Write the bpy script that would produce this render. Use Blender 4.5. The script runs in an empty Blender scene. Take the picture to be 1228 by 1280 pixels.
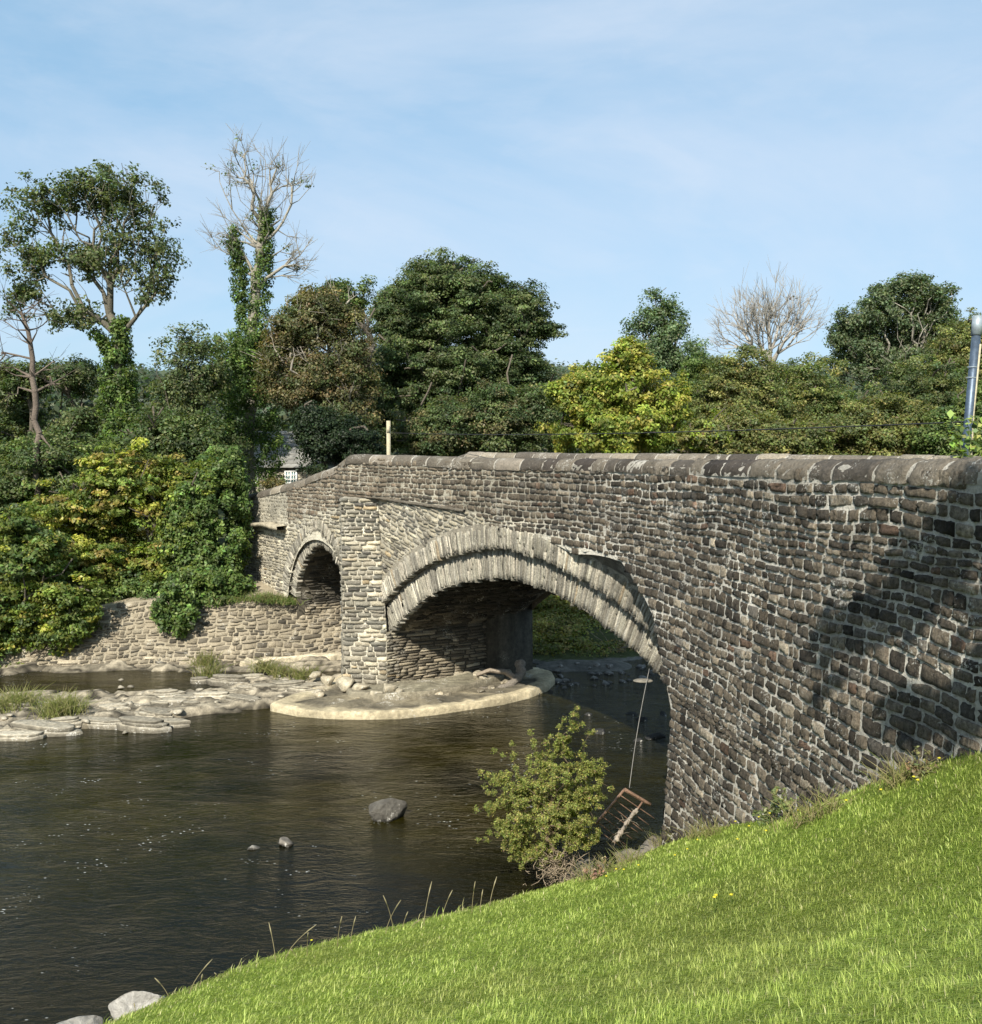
import bpy, bmesh, math
import numpy as np
R0 = np.random.default_rng(7)
PI = math.pi
SC = bpy.context.scene
COL = SC.collection
V = lambda *a: np.array(a, dtype=float)

# ------------------------------------------------------------------ camera geometry
FPX = 1230.0; H = 6.5
PITCH = math.atan(70 / FPX)
CF = V(0, math.cos(PITCH), -math.sin(PITCH)); CU = V(0, math.sin(PITCH), math.cos(PITCH)); CR = V(1, 0, 0)
def at(px, py, Y):
    r = CF + CR * ((px - 614) / FPX) + CU * ((640 - py) / FPX)
    return V(0, 0, H) + r * (Y / r[1])
def atz(px, py, z):
    r = CF + CR * ((px - 614) / FPX) + CU * ((640 - py) / FPX)
    return V(0, 0, H) + r * ((z - H) / r[2])

# ------------------------------------------------------------------ noise
def _h(ix, iy, iz, s):
    n = (ix * 374761393 + iy * 668265263 + iz * 2147483647 + s * 1274126177) & 0xffffffff
    n = ((n ^ (n >> 13)) * 1274126177) & 0xffffffff
    n = n ^ (n >> 16)
    return (n & 0xffff) / 65535.0
def vn(x, y, z=None, s=0):
    x = np.asarray(x, float); y = np.asarray(y, float)
    z = np.zeros_like(x) if z is None else np.asarray(z, float)
    x, y, z = np.broadcast_arrays(x, y, z)
    ix = np.floor(x).astype(np.int64); iy = np.floor(y).astype(np.int64); iz = np.floor(z).astype(np.int64)
    fx = x - ix; fy = y - iy; fz = z - iz
    fx = fx * fx * (3 - 2 * fx); fy = fy * fy * (3 - 2 * fy); fz = fz * fz * (3 - 2 * fz)
    r = 0
    for a in (0, 1):
        for b in (0, 1):
            for c in (0, 1):
                w = (fx if a else 1 - fx) * (fy if b else 1 - fy) * (fz if c else 1 - fz)
                r = r + w * _h(ix + a, iy + b, iz + c, s)
    return r
def fbm(x, y, z=None, s=0, o=4):
    r = 0; a = .5; t = 0
    x = np.asarray(x, float); y = np.asarray(y, float)
    for k in range(o):
        f = 2.03 ** k
        r = r + a * vn(x * f, y * f, None if z is None else np.asarray(z, float) * f, s + k * 17); t += a; a *= .5
    return r / t

# ------------------------------------------------------------------ objects
def link(o, parent=None):
    COL.objects.link(o)
    if parent is not None: o.parent = parent
    return o
def tag(o, label=None, cat=None, group=None, kind=None):
    if label: o['label'] = label
    if cat: o['category'] = cat
    if group: o['group'] = group
    if kind: o['kind'] = kind
    return o
def thing(name, label, cat, loc=(0, 0, 0), group=None):
    o = bpy.data.objects.new(name, None); link(o); o.location = [float(v) for v in loc]; o.empty_display_size = .2
    return tag(o, label, cat, group)

class Acc:
    def __init__(s): s.v = []; s.f = []; s.c = []; s.n = 0
    def add(s, v, f, c=None):
        v = np.asarray(v, float).reshape(-1, 3); f = np.asarray(f, np.int64)
        if c is None: c = np.ones((len(v), 3)) * .5
        c = np.broadcast_to(np.asarray(c, float), (len(v), 3))
        s.v.append(v); s.c.append(c); s.f.append(f + s.n); s.n += len(v)
    def build(s, name, mat, parent=None, smooth=False, origin=None):
        me = bpy.data.meshes.new(name)
        v = np.concatenate(s.v); c = np.concatenate(s.c)
        if origin is not None: v = v - np.asarray(origin, float)
        lv = np.concatenate([f.reshape(-1) for f in s.f])
        ls = np.concatenate([np.full(len(f), f.shape[1]) for f in s.f])
        st = np.concatenate([[0], np.cumsum(ls)[:-1]])
        me.vertices.add(len(v)); me.vertices.foreach_set('co', v.astype(np.float32).ravel())
        me.loops.add(len(lv)); me.loops.foreach_set('vertex_index', lv.astype(np.int32))
        me.polygons.add(len(ls)); me.polygons.foreach_set('loop_start', st.astype(np.int32))
        if smooth: me.polygons.foreach_set('use_smooth', np.ones(len(ls), bool))
        ca = me.color_attributes.new('Col', 'FLOAT_COLOR', 'POINT')
        ca.data.foreach_set('color', np.c_[c, np.ones(len(c))].astype(np.float32).ravel())
        me.update(calc_edges=True)
        me.materials.append(mat)
        return link(bpy.data.objects.new(name, me), parent)

def grid(P, C=None, flip=False):
    """P (n,m,3) -> verts, quads"""
    n, m = P.shape[:2]
    i = np.arange(n * m).reshape(n, m)
    q = np.stack([i[:-1, :-1], i[1:, :-1], i[1:, 1:], i[:-1, 1:]], -1).reshape(-1, 4)
    if flip: q = q[:, ::-1]
    return P.reshape(-1, 3), q, (None if C is None else np.asarray(C).reshape(-1, 3))
def add_grid(acc, P, C=None, flip=False):
    v, q, c = grid(P, C, flip); acc.add(v, q, c)
def add_box(acc, c, s, col=(.5, .5, .5), rz=0., M=None):
    a = np.array([[x, y, z] for x in (-.5, .5) for y in (-.5, .5) for z in (-.5, .5)]) * np.asarray(s, float)
    if M is not None: a = a @ np.asarray(M).T
    ca, sa = math.cos(rz), math.sin(rz)
    a = a @ np.array([[ca, sa, 0], [-sa, ca, 0], [0, 0, 1]])
    acc.add(a + np.asarray(c, float), [[0, 1, 3, 2], [4, 6, 7, 5], [0, 4, 5, 1], [2, 3, 7, 6], [0, 2, 6, 4], [1, 5, 7, 3]], col)
def add_tubes(acc, P, Q, ra, rb, col, k=6):
    """independent tapered tubes P->Q"""
    P = np.asarray(P, float).reshape(-1, 3); Q = np.asarray(Q, float).reshape(-1, 3)
    n = len(P); ra = np.broadcast_to(ra, n); rb = np.broadcast_to(rb, n)
    d = Q - P; L = np.linalg.norm(d, axis=1, keepdims=True) + 1e-9; d = d / L
    up = np.where(np.abs(d[:, 2:3]) > .9, [[1., 0, 0]], [[0, 0, 1.]])
    a = np.cross(d, up); a /= np.linalg.norm(a, axis=1, keepdims=True); b = np.cross(d, a)
    th = np.arange(k) * 2 * PI / k
    ring = a[:, None] * np.cos(th)[None, :, None] + b[:, None] * np.sin(th)[None, :, None]
    v = np.stack([P[:, None] + ring * ra[:, None, None], Q[:, None] + ring * rb[:, None, None]], 1)  # n,2,k,3
    base = (np.arange(n) * 2 * k)[:, None]
    j = np.arange(k); j2 = (j + 1) % k
    f = np.stack([base + j, base + j2, base + k + j2, base + k + j], -1).reshape(-1, 4)
    col = np.asarray(col, float)
    if col.ndim == 2: col = np.repeat(col, 2 * k, 0)
    acc.add(v.reshape(-1, 3), f, col)
def add_path(acc, pts, r, col, k=8, cap=True):
    pts = np.asarray(pts, float); n = len(pts); r = np.broadcast_to(r, n).astype(float)
    T = np.gradient(pts, axis=0); T /= np.linalg.norm(T, axis=1, keepdims=True)
    a = np.cross(T[0], [0, 0, 1.] if abs(T[0][2]) < .9 else [1., 0, 0]); a /= np.linalg.norm(a)
    rings = []
    th = np.arange(k + 1) * 2 * PI / k
    for i in range(n):
        a = a - T[i] * np.dot(a, T[i]); a /= np.linalg.norm(a); b = np.cross(T[i], a)
        rings.append(pts[i] + r[i] * (np.cos(th)[:, None] * a + np.sin(th)[:, None] * b))
    P = np.array(rings)
    if cap:
        P = np.concatenate([np.repeat(pts[:1][None], k + 1, 1).reshape(1, k + 1, 3), P, np.repeat(pts[-1:][None], k + 1, 1).reshape(1, k + 1, 3)])
    add_grid(acc, P, np.broadcast_to(np.asarray(col, float), P.shape), flip=True)

# ------------------------------------------------------------------ materials
def newmat(name):
    m = bpy.data.materials.new(name); m.use_nodes = True
    nt = m.node_tree; b = nt.nodes['Principled BSDF']
    return m, nt, b
def N(nt, typ, **k):
    n = nt.nodes.new(typ)
    for a, v in k.items():
        if a in n.inputs.keys() if isinstance(a, str) else False: n.inputs[a].default_value = v
        else: setattr(n, a, v)
    return n
def noise(nt, scale, detail=4, rough=.55, vec=None, dist=0.):
    n = nt.nodes.new('ShaderNodeTexNoise'); n.inputs['Scale'].default_value = scale; n.inputs['Detail'].default_value = detail
    n.inputs['Roughness'].default_value = rough; n.inputs['Distortion'].default_value = dist
    if vec is not None: nt.links.new(vec, n.inputs['Vector'])
    return n.outputs['Fac']
def ramp(nt, fac, *stops):
    r = nt.nodes.new('ShaderNodeValToRGB'); nt.links.new(fac, r.inputs['Fac'])
    e = r.color_ramp.elements
    while len(e) < len(stops): e.new(.5)
    for i, (p, c) in enumerate(stops):
        e[i].position = p
        e[i].color = (c, c, c, 1) if not hasattr(c, '__len__') else (*c, 1)
    return r.outputs['Color']
def mixc(nt, fac, a, b, mode='MIX'):
    n = nt.nodes.new('ShaderNodeMix'); n.data_type = 'RGBA'; n.blend_type = mode
    for s, v in ((0, fac), (6, a), (7, b)):
        if hasattr(v, 'is_output'): nt.links.new(v, n.inputs[s])
        elif s == 0: n.inputs[0].default_value = v
        else: n.inputs[s].default_value = (*v, 1)
    return n.outputs[2]
def objvec(nt, scale=None, kind='Object'):
    t = nt.nodes.new('ShaderNodeTexCoord')
    o = t.outputs[kind]
    if scale is None: return o
    m = nt.nodes.new('ShaderNodeMapping'); m.inputs['Scale'].default_value = scale; nt.links.new(o, m.inputs['Vector'])
    return m.outputs['Vector']
def bump(nt, b, h, strength, dist=.02):
    n = nt.nodes.new('ShaderNodeBump'); n.inputs['Strength'].default_value = strength; n.inputs['Distance'].default_value = dist
    nt.links.new(h, n.inputs['Height']); nt.links.new(n.outputs['Normal'], b.inputs['Normal'])
    return n
def attr(nt, name='Col'):
    a = nt.nodes.new('ShaderNodeAttribute'); a.attribute_name = name; return a.outputs['Color']

def stone_mat(name, lichen=.0, rough=.9, bs=.8, fine=40, contrast=(.55, 1.45), streak=None, lcol=(.50, .49, .44), bd=.03):
    m, nt, b = newmat(name)
    v = objvec(nt)
    c = attr(nt)
    n1 = noise(nt, fine, 6, .7, v)
    c = mixc(nt, 1, c, ramp(nt, n1, (.25, contrast[0]), (.75, contrast[1])), 'MULTIPLY')
    n2 = noise(nt, 1.1, 4, .6, v)
    c = mixc(nt, 1, c, ramp(nt, n2, (.3, .78), (.7, 1.2)), 'MULTIPLY')
    if streak:
        n4 = noise(nt, 1, 5, .7, objvec(nt, streak))
        c = mixc(nt, 1, c, ramp(nt, n4, (.3, .55), (.62, 1.25)), 'MULTIPLY')
    if lichen > 0:
        a = noise(nt, 2.2, 3, .6, v); d = noise(nt, 28, 5, .75, v)
        mm = nt.nodes.new('ShaderNodeMath'); mm.operation = 'MULTIPLY'; nt.links.new(a, mm.inputs[0]); nt.links.new(d, mm.inputs[1])
        f = ramp(nt, mm.outputs[0], (.37 - .05 * lichen, 0.), (.42 - .05 * lichen, 1.))
        c = mixc(nt, f, c, lcol)
    nt.links.new(c, b.inputs['Base Color'])
    b.inputs['Roughness'].default_value = rough; b.inputs['Specular IOR Level'].default_value = .25
    n5 = noise(nt, fine * 3.2, 4, .7, v)
    s_ = nt.nodes.new('ShaderNodeMath'); s_.operation = 'MULTIPLY_ADD'; s_.inputs[1].default_value = .4; nt.links.new(n5, s_.inputs[0]); nt.links.new(n4 if streak else n1, s_.inputs[2])
    s2_ = nt.nodes.new('ShaderNodeMath'); s2_.operation = 'ADD'; nt.links.new(s_.outputs[0], s2_.inputs[0]); nt.links.new(n1, s2_.inputs[1])
    bump(nt, b, s2_.outputs[0], bs, bd)
    return m
M = {}
M['dark_stone'] = stone_mat('dark_stone', lichen=.55, fine=32, contrast=(.35, 1.8), bs=1., streak=(16, 16, 3.), bd=.05)
M['light_stone'] = stone_mat('light_stone', lichen=.5, fine=30, contrast=(.45, 1.45), bs=.9, lcol=(.55, .52, .44))
M['voussoir'] = stone_mat('voussoir', lichen=.2, fine=24, contrast=(.5, 1.35), bs=.8, lcol=(.5, .48, .4))
M['mortar'] = stone_mat('mortar', fine=30, contrast=(.6, 1.3), bs=1., bd=.04)
M['concrete'] = stone_mat('concrete', lichen=.3, fine=9, contrast=(.45, 1.4), bs=.8, streak=(3, 3, .6), lcol=(.25, .23, .17))
M['rock'] = stone_mat('rock', lichen=.6, fine=9, contrast=(.5, 1.35), bs=.9, lcol=(.58, .56, .5))
M['coping'] = stone_mat('coping', lichen=.75, fine=22, contrast=(.5, 1.4), bs=.8, lcol=(.42, .4, .35))
M['bark'] = stone_mat('bark', lichen=0, fine=20, contrast=(.5, 1.4), bs=.8)
M['roof'] = stone_mat('roof_slate', lichen=0, fine=6, contrast=(.7, 1.2), bs=.3)

def leaf_mat(name, trans=.42, rough=.5):
    m, nt, b = newmat(name)
    c = attr(nt)
    nt.links.new(c, b.inputs['Base Color']); b.inputs['Roughness'].default_value = rough
    b.inputs['Specular IOR Level'].default_value = .3
    t = nt.nodes.new('ShaderNodeBsdfTranslucent')
    c2 = mixc(nt, 1, c, (1.25, 1.35, .55), 'MULTIPLY'); nt.links.new(c2, t.inputs['Color'])
    mx = nt.nodes.new('ShaderNodeMixShader'); mx.inputs[0].default_value = trans
    nt.links.new(b.outputs[0], mx.inputs[1]); nt.links.new(t.outputs[0], mx.inputs[2])
    nt.links.new(mx.outputs[0], nt.nodes['Material Output'].inputs['Surface'])
    return m
M['leaf'] = leaf_mat('leaf'); M['grass'] = leaf_mat('grass_blade', .35, .45)

def plain(name, col, rough=.6, metal=0., nscale=None, cont=(.7, 1.2), bs=.2):
    m, nt, b = newmat(name)
    b.inputs['Roughness'].default_value = rough; b.inputs['Metallic'].default_value = metal
    f = noise(nt, nscale or 12, 5, .65, objvec(nt))
    c = mixc(nt, 1, col, ramp(nt, f, (.3, cont[0]), (.7, cont[1])), 'MULTIPLY')
    nt.links.new(c, b.inputs['Base Color']); bump(nt, b, f, bs, .01)
    return m
M['rust'] = plain('rusty_iron', (.19, .115, .075), .85, .1, 30, (.5, 1.5))
M['pole'] = plain('galvanised_grey', (.08, .11, .15), .45, .5, 14, (.7, 1.25))
M['pole_cap'] = plain('pole_cap', (.30, .35, .38), .5, .3, 14)
M['wood_pale'] = plain('weathered_wood', (.42, .37, .25), .85, 0, 20)
M['white'] = plain('white_paint', (.78, .78, .74), .6, 0, 10, (.9, 1.05))
M['cable'] = plain('cable', (.02, .02, .02), .7)
M['rope'] = plain('rope', (.2, .19, .17), .9)
M['glass'] = plain('window_glass', (.1, .2, .2), .1)
M['asphalt'] = plain('asphalt', (.055, .055, .055), .9, 0, 60)

# ground material : colour attribute with noise
def ground_mat():
    m, nt, b = newmat('ground')
    v = objvec(nt); c = attr(nt)
    n1 = noise(nt, 5, 7, .7, v); n2 = noise(nt, 38, 5, .7, v)
    c = mixc(nt, 1, c, ramp(nt, n1, (.3, .5), (.7, 1.4)), 'MULTIPLY')
    c = mixc(nt, 1, c, ramp(nt, n2, (.3, .7), (.7, 1.25)), 'MULTIPLY')
    nt.links.new(c, b.inputs['Base Color']); b.inputs['Roughness'].default_value = .93; b.inputs['Specular IOR Level'].default_value = .2
    bump(nt, b, n1, .7, .06)
    return m
M['ground'] = ground_mat()

def water_mat():
    m, nt, b = newmat('river_water')
    v = objvec(nt)
    # riffle mask : where broken fast water makes rougher ripples (position in the river)
    n_big = noise(nt, .22, 3, .5, v)
    n_mid = noise(nt, 1, 5, .6, objvec(nt, (1.1, 2.6, 1)), .8)
    n_fin = noise(nt, 1, 4, .65, objvec(nt, (6, 13, 1)), .6)
    n_mic = noise(nt, 1, 3, .6, objvec(nt, (20, 36, 1)))
    c = ramp(nt, n_big, (.35, (.002, .003, .0025)), (.5, (.003, .004, .002)), (.62, (.008, .007, .002)))
    sx = nt.nodes.new('ShaderNodeSeparateXYZ'); nt.links.new(v, sx.inputs[0])
    mr = nt.nodes.new('ShaderNodeMapRange'); mr.inputs['From Min'].default_value = 12.5; mr.inputs['From Max'].default_value = 17.5; nt.links.new(sx.outputs['Y'], mr.inputs['Value'])
    c = mixc(nt, mr.outputs[0], c, mixc(nt, 1, mixc(nt, ramp(nt, n_big, (.38, .15), (.58, 1.)), c, (.015, .0125, .0016)), ramp(nt, n_mid, (.3, .5), (.7, 1.5)), 'MULTIPLY'))
    # foam flecks
    a = noise(nt, .38, 3, .6, v); d = nt.nodes.new('ShaderNodeTexVoronoi'); d.inputs['Scale'].default_value = 1
    nt.links.new(objvec(nt, (8, 15, 1)), d.inputs['Vector'])
    fm = ramp(nt, d.outputs['Distance'], (.09, 1.), (.2, 0.))
    fa = ramp(nt, a, (.50, 0.), (.57, 1.))
    fb = ramp(nt, noise(nt, 1, 5, .7, objvec(nt, (.9, 2.2, 1)), 1.), (.52, 0.), (.57, 1.))
    ff = mixc(nt, 1, mixc(nt, 1, fm, fa, 'MULTIPLY'), fb, 'MULTIPLY')
    c = mixc(nt, ff, c, (.55, .57, .55))
    nt.links.new(c, b.inputs['Base Color'])
    b.inputs['IOR'].default_value = 1.333; b.inputs['Roughness'].default_value = .04; b.inputs['Specular IOR Level'].default_value = .36
    s1 = nt.nodes.new('ShaderNodeMath'); s1.operation = 'MULTIPLY_ADD'; s1.inputs[1].default_value = .42
    nt.links.new(n_fin, s1.inputs[0]); nt.links.new(n_mid, s1.inputs[2])
    s2 = nt.nodes.new('ShaderNodeMath'); s2.operation = 'MULTIPLY_ADD'; s2.inputs[1].default_value = .06
    nt.links.new(n_mic, s2.inputs[0]); nt.links.new(s1.outputs[0], s2.inputs[2])
    st = nt.nodes.new('ShaderNodeMapRange'); st.inputs['From Min'].default_value = .38; st.inputs['From Max'].default_value = .6
    st.inputs['To Min'].default_value = .5; st.inputs['To Max'].default_value = 1.; nt.links.new(a, st.inputs['Value'])
    def mrange(sock, a_, b_):
        m_ = nt.nodes.new('ShaderNodeMapRange'); m_.inputs['From Min'].default_value = a_; m_.inputs['From Max'].default_value = b_; nt.links.new(sock, m_.inputs['Value']); return m_.outputs[0]
    def mth(op, a_, b_):
        m_ = nt.nodes.new('ShaderNodeMath'); m_.operation = op
        for i_, q_ in enumerate((a_, b_)):
            if hasattr(q_, 'is_output'): nt.links.new(q_, m_.inputs[i_])
            else: m_.inputs[i_].default_value = q_
        return m_.outputs[0]
    rap = mth('MULTIPLY', mrange(sx.outputs['X'], -.5, 2.), mrange(sx.outputs['Y'], 17., 20.))
    rif = mth('MULTIPLY', mrange(sx.outputs['X'], -1.5, -4.5), mrange(sx.outputs['Y'], 15., 12.5))
    tot = mth('ADD', st.outputs[0], mth('ADD', mth('MULTIPLY', rap, 1.6), mth('MULTIPLY', rif, .7)))
    hs = mth('MULTIPLY', s2.outputs[0], tot)
    bn = bump(nt, b, hs, .8, .05)
    return m
M['water'] = water_mat()

# ------------------------------------------------------------------ bridge frame
ANG = math.radians(55)
A0 = V(-2.8, 26.5); TT = V(math.cos(ANG), -math.sin(ANG)); NN = V(-TT[1], TT[0])      # NN points into the bridge (away from camera)
def to_so(x, y):
    r = np.array([x, y]) - A0
    return float(r @ TT), -float(r @ NN)
PLAN = [(-12, .1), (-4, .1), (0, .1), (3.5, .1), (5.5, .12)] + [to_so(x, y) for x, y in
        ((1.41, 20.2), (2.4, 17.8), (3.1, 15.5), (3.67, 12.0), (4.25, 8.5), (4.75, 5.2), (5.2, 2.0), (5.8, -2.))]
_ps = np.array([p[0] for p in PLAN]); _po = np.array([p[1] for p in PLAN])
_ss = np.linspace(-12, _ps[-1], 1400); _oo = np.interp(_ss, _ps, _po)
for _ in range(2):
    k = np.ones(61) / 61; _oo = np.convolve(np.pad(_oo, 30, mode='edge'), k, 'valid')
_dd = np.gradient(_oo, _ss)
SMAX = _ps[-1] - .4
def o_of(s): return np.interp(s, _ss, _oo)
def do_of(s): return np.interp(s, _ss, _dd)
SCOR = 12.3
_cs = [-12, -9.3, -5.6, -1.3, 3, 7, 14, 18.8, 24, 30]; _cz = [4.95, 5.25, 5.75, 6.56, 6.49, 6.44, 6.44, 6.48, 6.5, 6.5]
def ctop(s):
    return (np.interp(s - .25, _cs, _cz) + np.interp(s + .25, _cs, _cz) + np.interp(s, _cs, _cz)) / 3
def par_extra(s, z):
    """parapet steps out a little over the cutwater pier; z above ~5.35"""
    w = np.clip(1 - np.abs(s + 1.25) / 1.7, 0, 1)
    k = np.clip((z - (5.32 - .12 * np.clip(-s - 1.2, 0, 9))) / .05, 0, 1)
    return .42 * w * k
def FM(s, z, h):
    s = np.asarray(s, float); z = np.asarray(z, float)
    o = o_of(s) + np.clip((s - 9.5) / 2, 0, 1) * .075 * np.clip(5.2 - z, 0, 6) + par_extra(s, z) + .015 * np.sin(s * 1.7 + z) 
    d = do_of(s)
    P = A0[None] + s.reshape(-1, 1) * TT[None] - o.reshape(-1, 1) * NN[None]
    Nn = -(NN[None] + d.reshape(-1, 1) * TT[None]); Nn /= np.linalg.norm(Nn, axis=1, keepdims=True)
    P = P + Nn * np.asarray(h).reshape(-1, 1)
    return np.c_[P, z.reshape(-1)].reshape(s.shape + (3,))
def FO(s, o, z):
    s, o, z = np.broadcast_arrays(np.asarray(s, float), np.asarray(o, float), np.asarray(z, float))
    P = A0 + s[..., None] * TT - o[..., None] * NN
    return np.concatenate([P, z[..., None]], -1)

MC = V(5.7, -5.24); MR = 8.93                # main arch circle
MC2 = V(-4.2, 1.67); MR2 = 1.93              # small arch circle
def circ(s, c, r): return c[1] + np.sqrt(np.clip(r * r - (s - c[0]) ** 2, 0, None))
def point_up(s, c, w, a): return a * np.clip(1 - np.abs(s - c[0]) / w, 0, 1) ** 2   # slight point at the crown

def stones(acc, F, us, ue, v0, v1, ch, wid, keep, pal, gap=.018, hmax=.035, sink=.03, nx=5, ny=4, bumpy=.014, wav=.03, rng=None, shear=0., lineup=None, pw=7., edge=None, jit=.25, clipu=None, rnd=(.10, .13)):
    rng = rng or R0
    Q = []; v = v0
    while v < v1:
        c = ch * rng.uniform(.68, 1.35); u = us - rng.uniform(0, wid[1])
        sd = rng.integers(1000)
        while u < ue:
            w = rng.uniform(*wid)
            if rng.random() < .12: w *= 1.6
            Q.append((u, u + w, v, v + c, sd)); u += w
        v += c
    if not Q: return
    Q = np.array(Q); n = len(Q)
    u0, u1, w0, w1 = Q[:, 0], Q[:, 1], Q[:, 2], Q[:, 3]
    # low frequency wave of course lines (function of u and line value, shared by neighbours)
    wave = lambda u, v: wav * 2 * (vn(u * .8, v * 3.1, s=5) - .5) + wav * (vn(u * 3.1, v * 5.3, s=9) - .5)
    gx = np.minimum(gap, .3 * (u1 - u0)); gy = np.minimum(gap, .3 * (w1 - w0))
    j = lambda g: g * (1 + rng.normal(0, .55, n).clip(-.9, 1.6))
    cu = np.stack([u0 + j(gx) / 2, u1 - j(gx) / 2, u1 - j(gx) / 2, u0 + j(gx) / 2], 1)
    cv = np.stack([w0 + wave(u0, w0) + j(gy) / 2, w0 + wave(u1, w0) + j(gy) / 2, w1 + wave(u1, w1) - j(gy) / 2, w1 + wave(u0, w1) - j(gy) / 2], 1)
    if clipu is not None: cu = np.clip(cu, *clipu)
    cv = cv - shear * cu
    uc = cu.mean(1); vc = cv.mean(1)
    k = keep(uc, vc, cu, cv) & (cu[:, 1] - cu[:, 0] > .05)
    cu = cu[k]; cv = cv[k]; uc = uc[k]; vc = vc[k]; n = len(uc)
    if n == 0: return
    e = edge or .09
    ax = np.r_[0, np.linspace(e, 1 - e, nx - 2), 1]; ay = np.r_[0, np.linspace(e * 1.2, 1 - e * 1.2, ny - 2), 1]
    a, b = np.meshgrid(ax, ay, indexing='ij'); a = a.ravel(); b = b.ravel(); m = len(a)
    # rounded corners : pull corners inward
    rr = (np.abs(2 * a - 1) ** 6 * np.abs(2 * b - 1) ** 6)
    a2 = a + (.5 - a) * rr * rnd[0]; b2 = b + (.5 - b) * rr * rnd[1]
    U = (cu[:, 0:1] * (1 - a2) + cu[:, 1:2] * a2) * (1 - b2) + (cu[:, 3:4] * (1 - a2) + cu[:, 2:3] * a2) * b2
    W = (cv[:, 0:1] * (1 - a2) + cv[:, 1:2] * a2) * (1 - b2) + (cv[:, 3:4] * (1 - a2) + cv[:, 2:3] * a2) * b2
    inner = ((a > 0) & (a < 1) & (b > 0) & (b < 1)).astype(float)
    prof = (1 - np.abs(2 * a - 1) ** pw) * (1 - np.abs(2 * b - 1) ** pw)
    off = rng.uniform(.55, 1.2, (n, 1)) * hmax
    tx = rng.normal(0, .28, (n, 1)).clip(-.6, .6) * hmax; ty = rng.normal(0, .28, (n, 1)).clip(-.6, .6) * hmax
    hh = inner * (off * (.35 + .65 * prof) + tx * (a - .5) + ty * (b - .5) + rng.normal(0, bumpy, (n, m))) - (1 - inner) * sink
    w_ = (u1 - u0).mean() * .035
    U = U + rng.normal(0, 1, (n, m)) * w_ * (.4 + inner * .6) * jit * 2; W = W + rng.normal(0, 1, (n, m)) * .006 * jit * 2
    col = pal(uc, vc, rng)[:, None, :] * (1 + rng.normal(0, .07, (n, m, 1)))
    ny_ = len(ay); i = np.arange(m).reshape(nx, ny_)
    q = np.stack([i[:-1, :-1], i[1:, :-1], i[1:, 1:], i[:-1, 1:]], -1).reshape(-1, 4)
    f = (np.arange(n)[:, None, None] * m + q[None]).reshape(-1, 4)
    acc.add(F(U, W, hh).reshape(-1, 3), f, np.clip(col, .004, .9).reshape(-1, 3))

def palette(cols, wts, var=.2):
    cols = np.array(cols); wts = np.array(wts) / np.sum(wts)
    def f(u, v, rng):
        n = len(u); k = rng.choice(len(cols), n, p=wts)
        return cols[k] * np.exp(rng.normal(0, var, (n, 1)))
    return f
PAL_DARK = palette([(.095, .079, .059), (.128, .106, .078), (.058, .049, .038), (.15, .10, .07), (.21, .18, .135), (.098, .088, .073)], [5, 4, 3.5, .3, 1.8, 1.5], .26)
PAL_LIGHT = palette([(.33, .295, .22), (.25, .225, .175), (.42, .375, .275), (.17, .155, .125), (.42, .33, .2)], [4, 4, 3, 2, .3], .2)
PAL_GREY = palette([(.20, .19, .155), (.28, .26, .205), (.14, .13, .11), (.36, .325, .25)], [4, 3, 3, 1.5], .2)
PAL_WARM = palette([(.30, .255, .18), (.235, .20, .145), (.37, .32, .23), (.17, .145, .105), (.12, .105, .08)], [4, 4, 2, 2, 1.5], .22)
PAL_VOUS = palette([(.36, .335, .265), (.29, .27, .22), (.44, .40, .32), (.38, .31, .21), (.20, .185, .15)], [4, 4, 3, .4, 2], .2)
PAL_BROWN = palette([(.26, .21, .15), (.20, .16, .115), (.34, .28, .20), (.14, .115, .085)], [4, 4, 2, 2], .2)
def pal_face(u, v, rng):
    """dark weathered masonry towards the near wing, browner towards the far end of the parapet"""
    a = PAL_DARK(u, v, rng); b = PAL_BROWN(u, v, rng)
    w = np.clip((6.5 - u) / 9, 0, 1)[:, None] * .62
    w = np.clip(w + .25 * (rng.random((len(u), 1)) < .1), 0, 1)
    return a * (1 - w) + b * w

bridge = thing('stone_bridge', 'old two arched stone road bridge with dark stone parapet and wing wall crossing the river', 'bridge', FO(0, 0, 0.))
BO = FO(0, 0, 0.)
def zstring(s): return 5.34 - .035 * np.clip(s, 0, 6) - .19 * np.clip(-s - 1.2, 0, 20)
def cutc(s):        # lower limit of the wing-wall face above / beside the ring
    e = circ(s, MC, MR + 1.20)
    return e + .75 * np.clip((s - 8.2) / 1.9, 0, 1) * np.clip((SCOR + .02 - s) / .9, 0, 1)
def zlow(s):
    s = np.asarray(s, float)
    z = np.full(s.shape, -.5)
    z = np.where((s > -.4) & (s < SCOR), np.maximum(cutc(s) - .05, -.5), z)
    m2 = np.abs(s - MC2[0]) < 2.3
    z = np.where(m2, circ(s, MC2, MR2 + .35), z)
    return z
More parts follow.
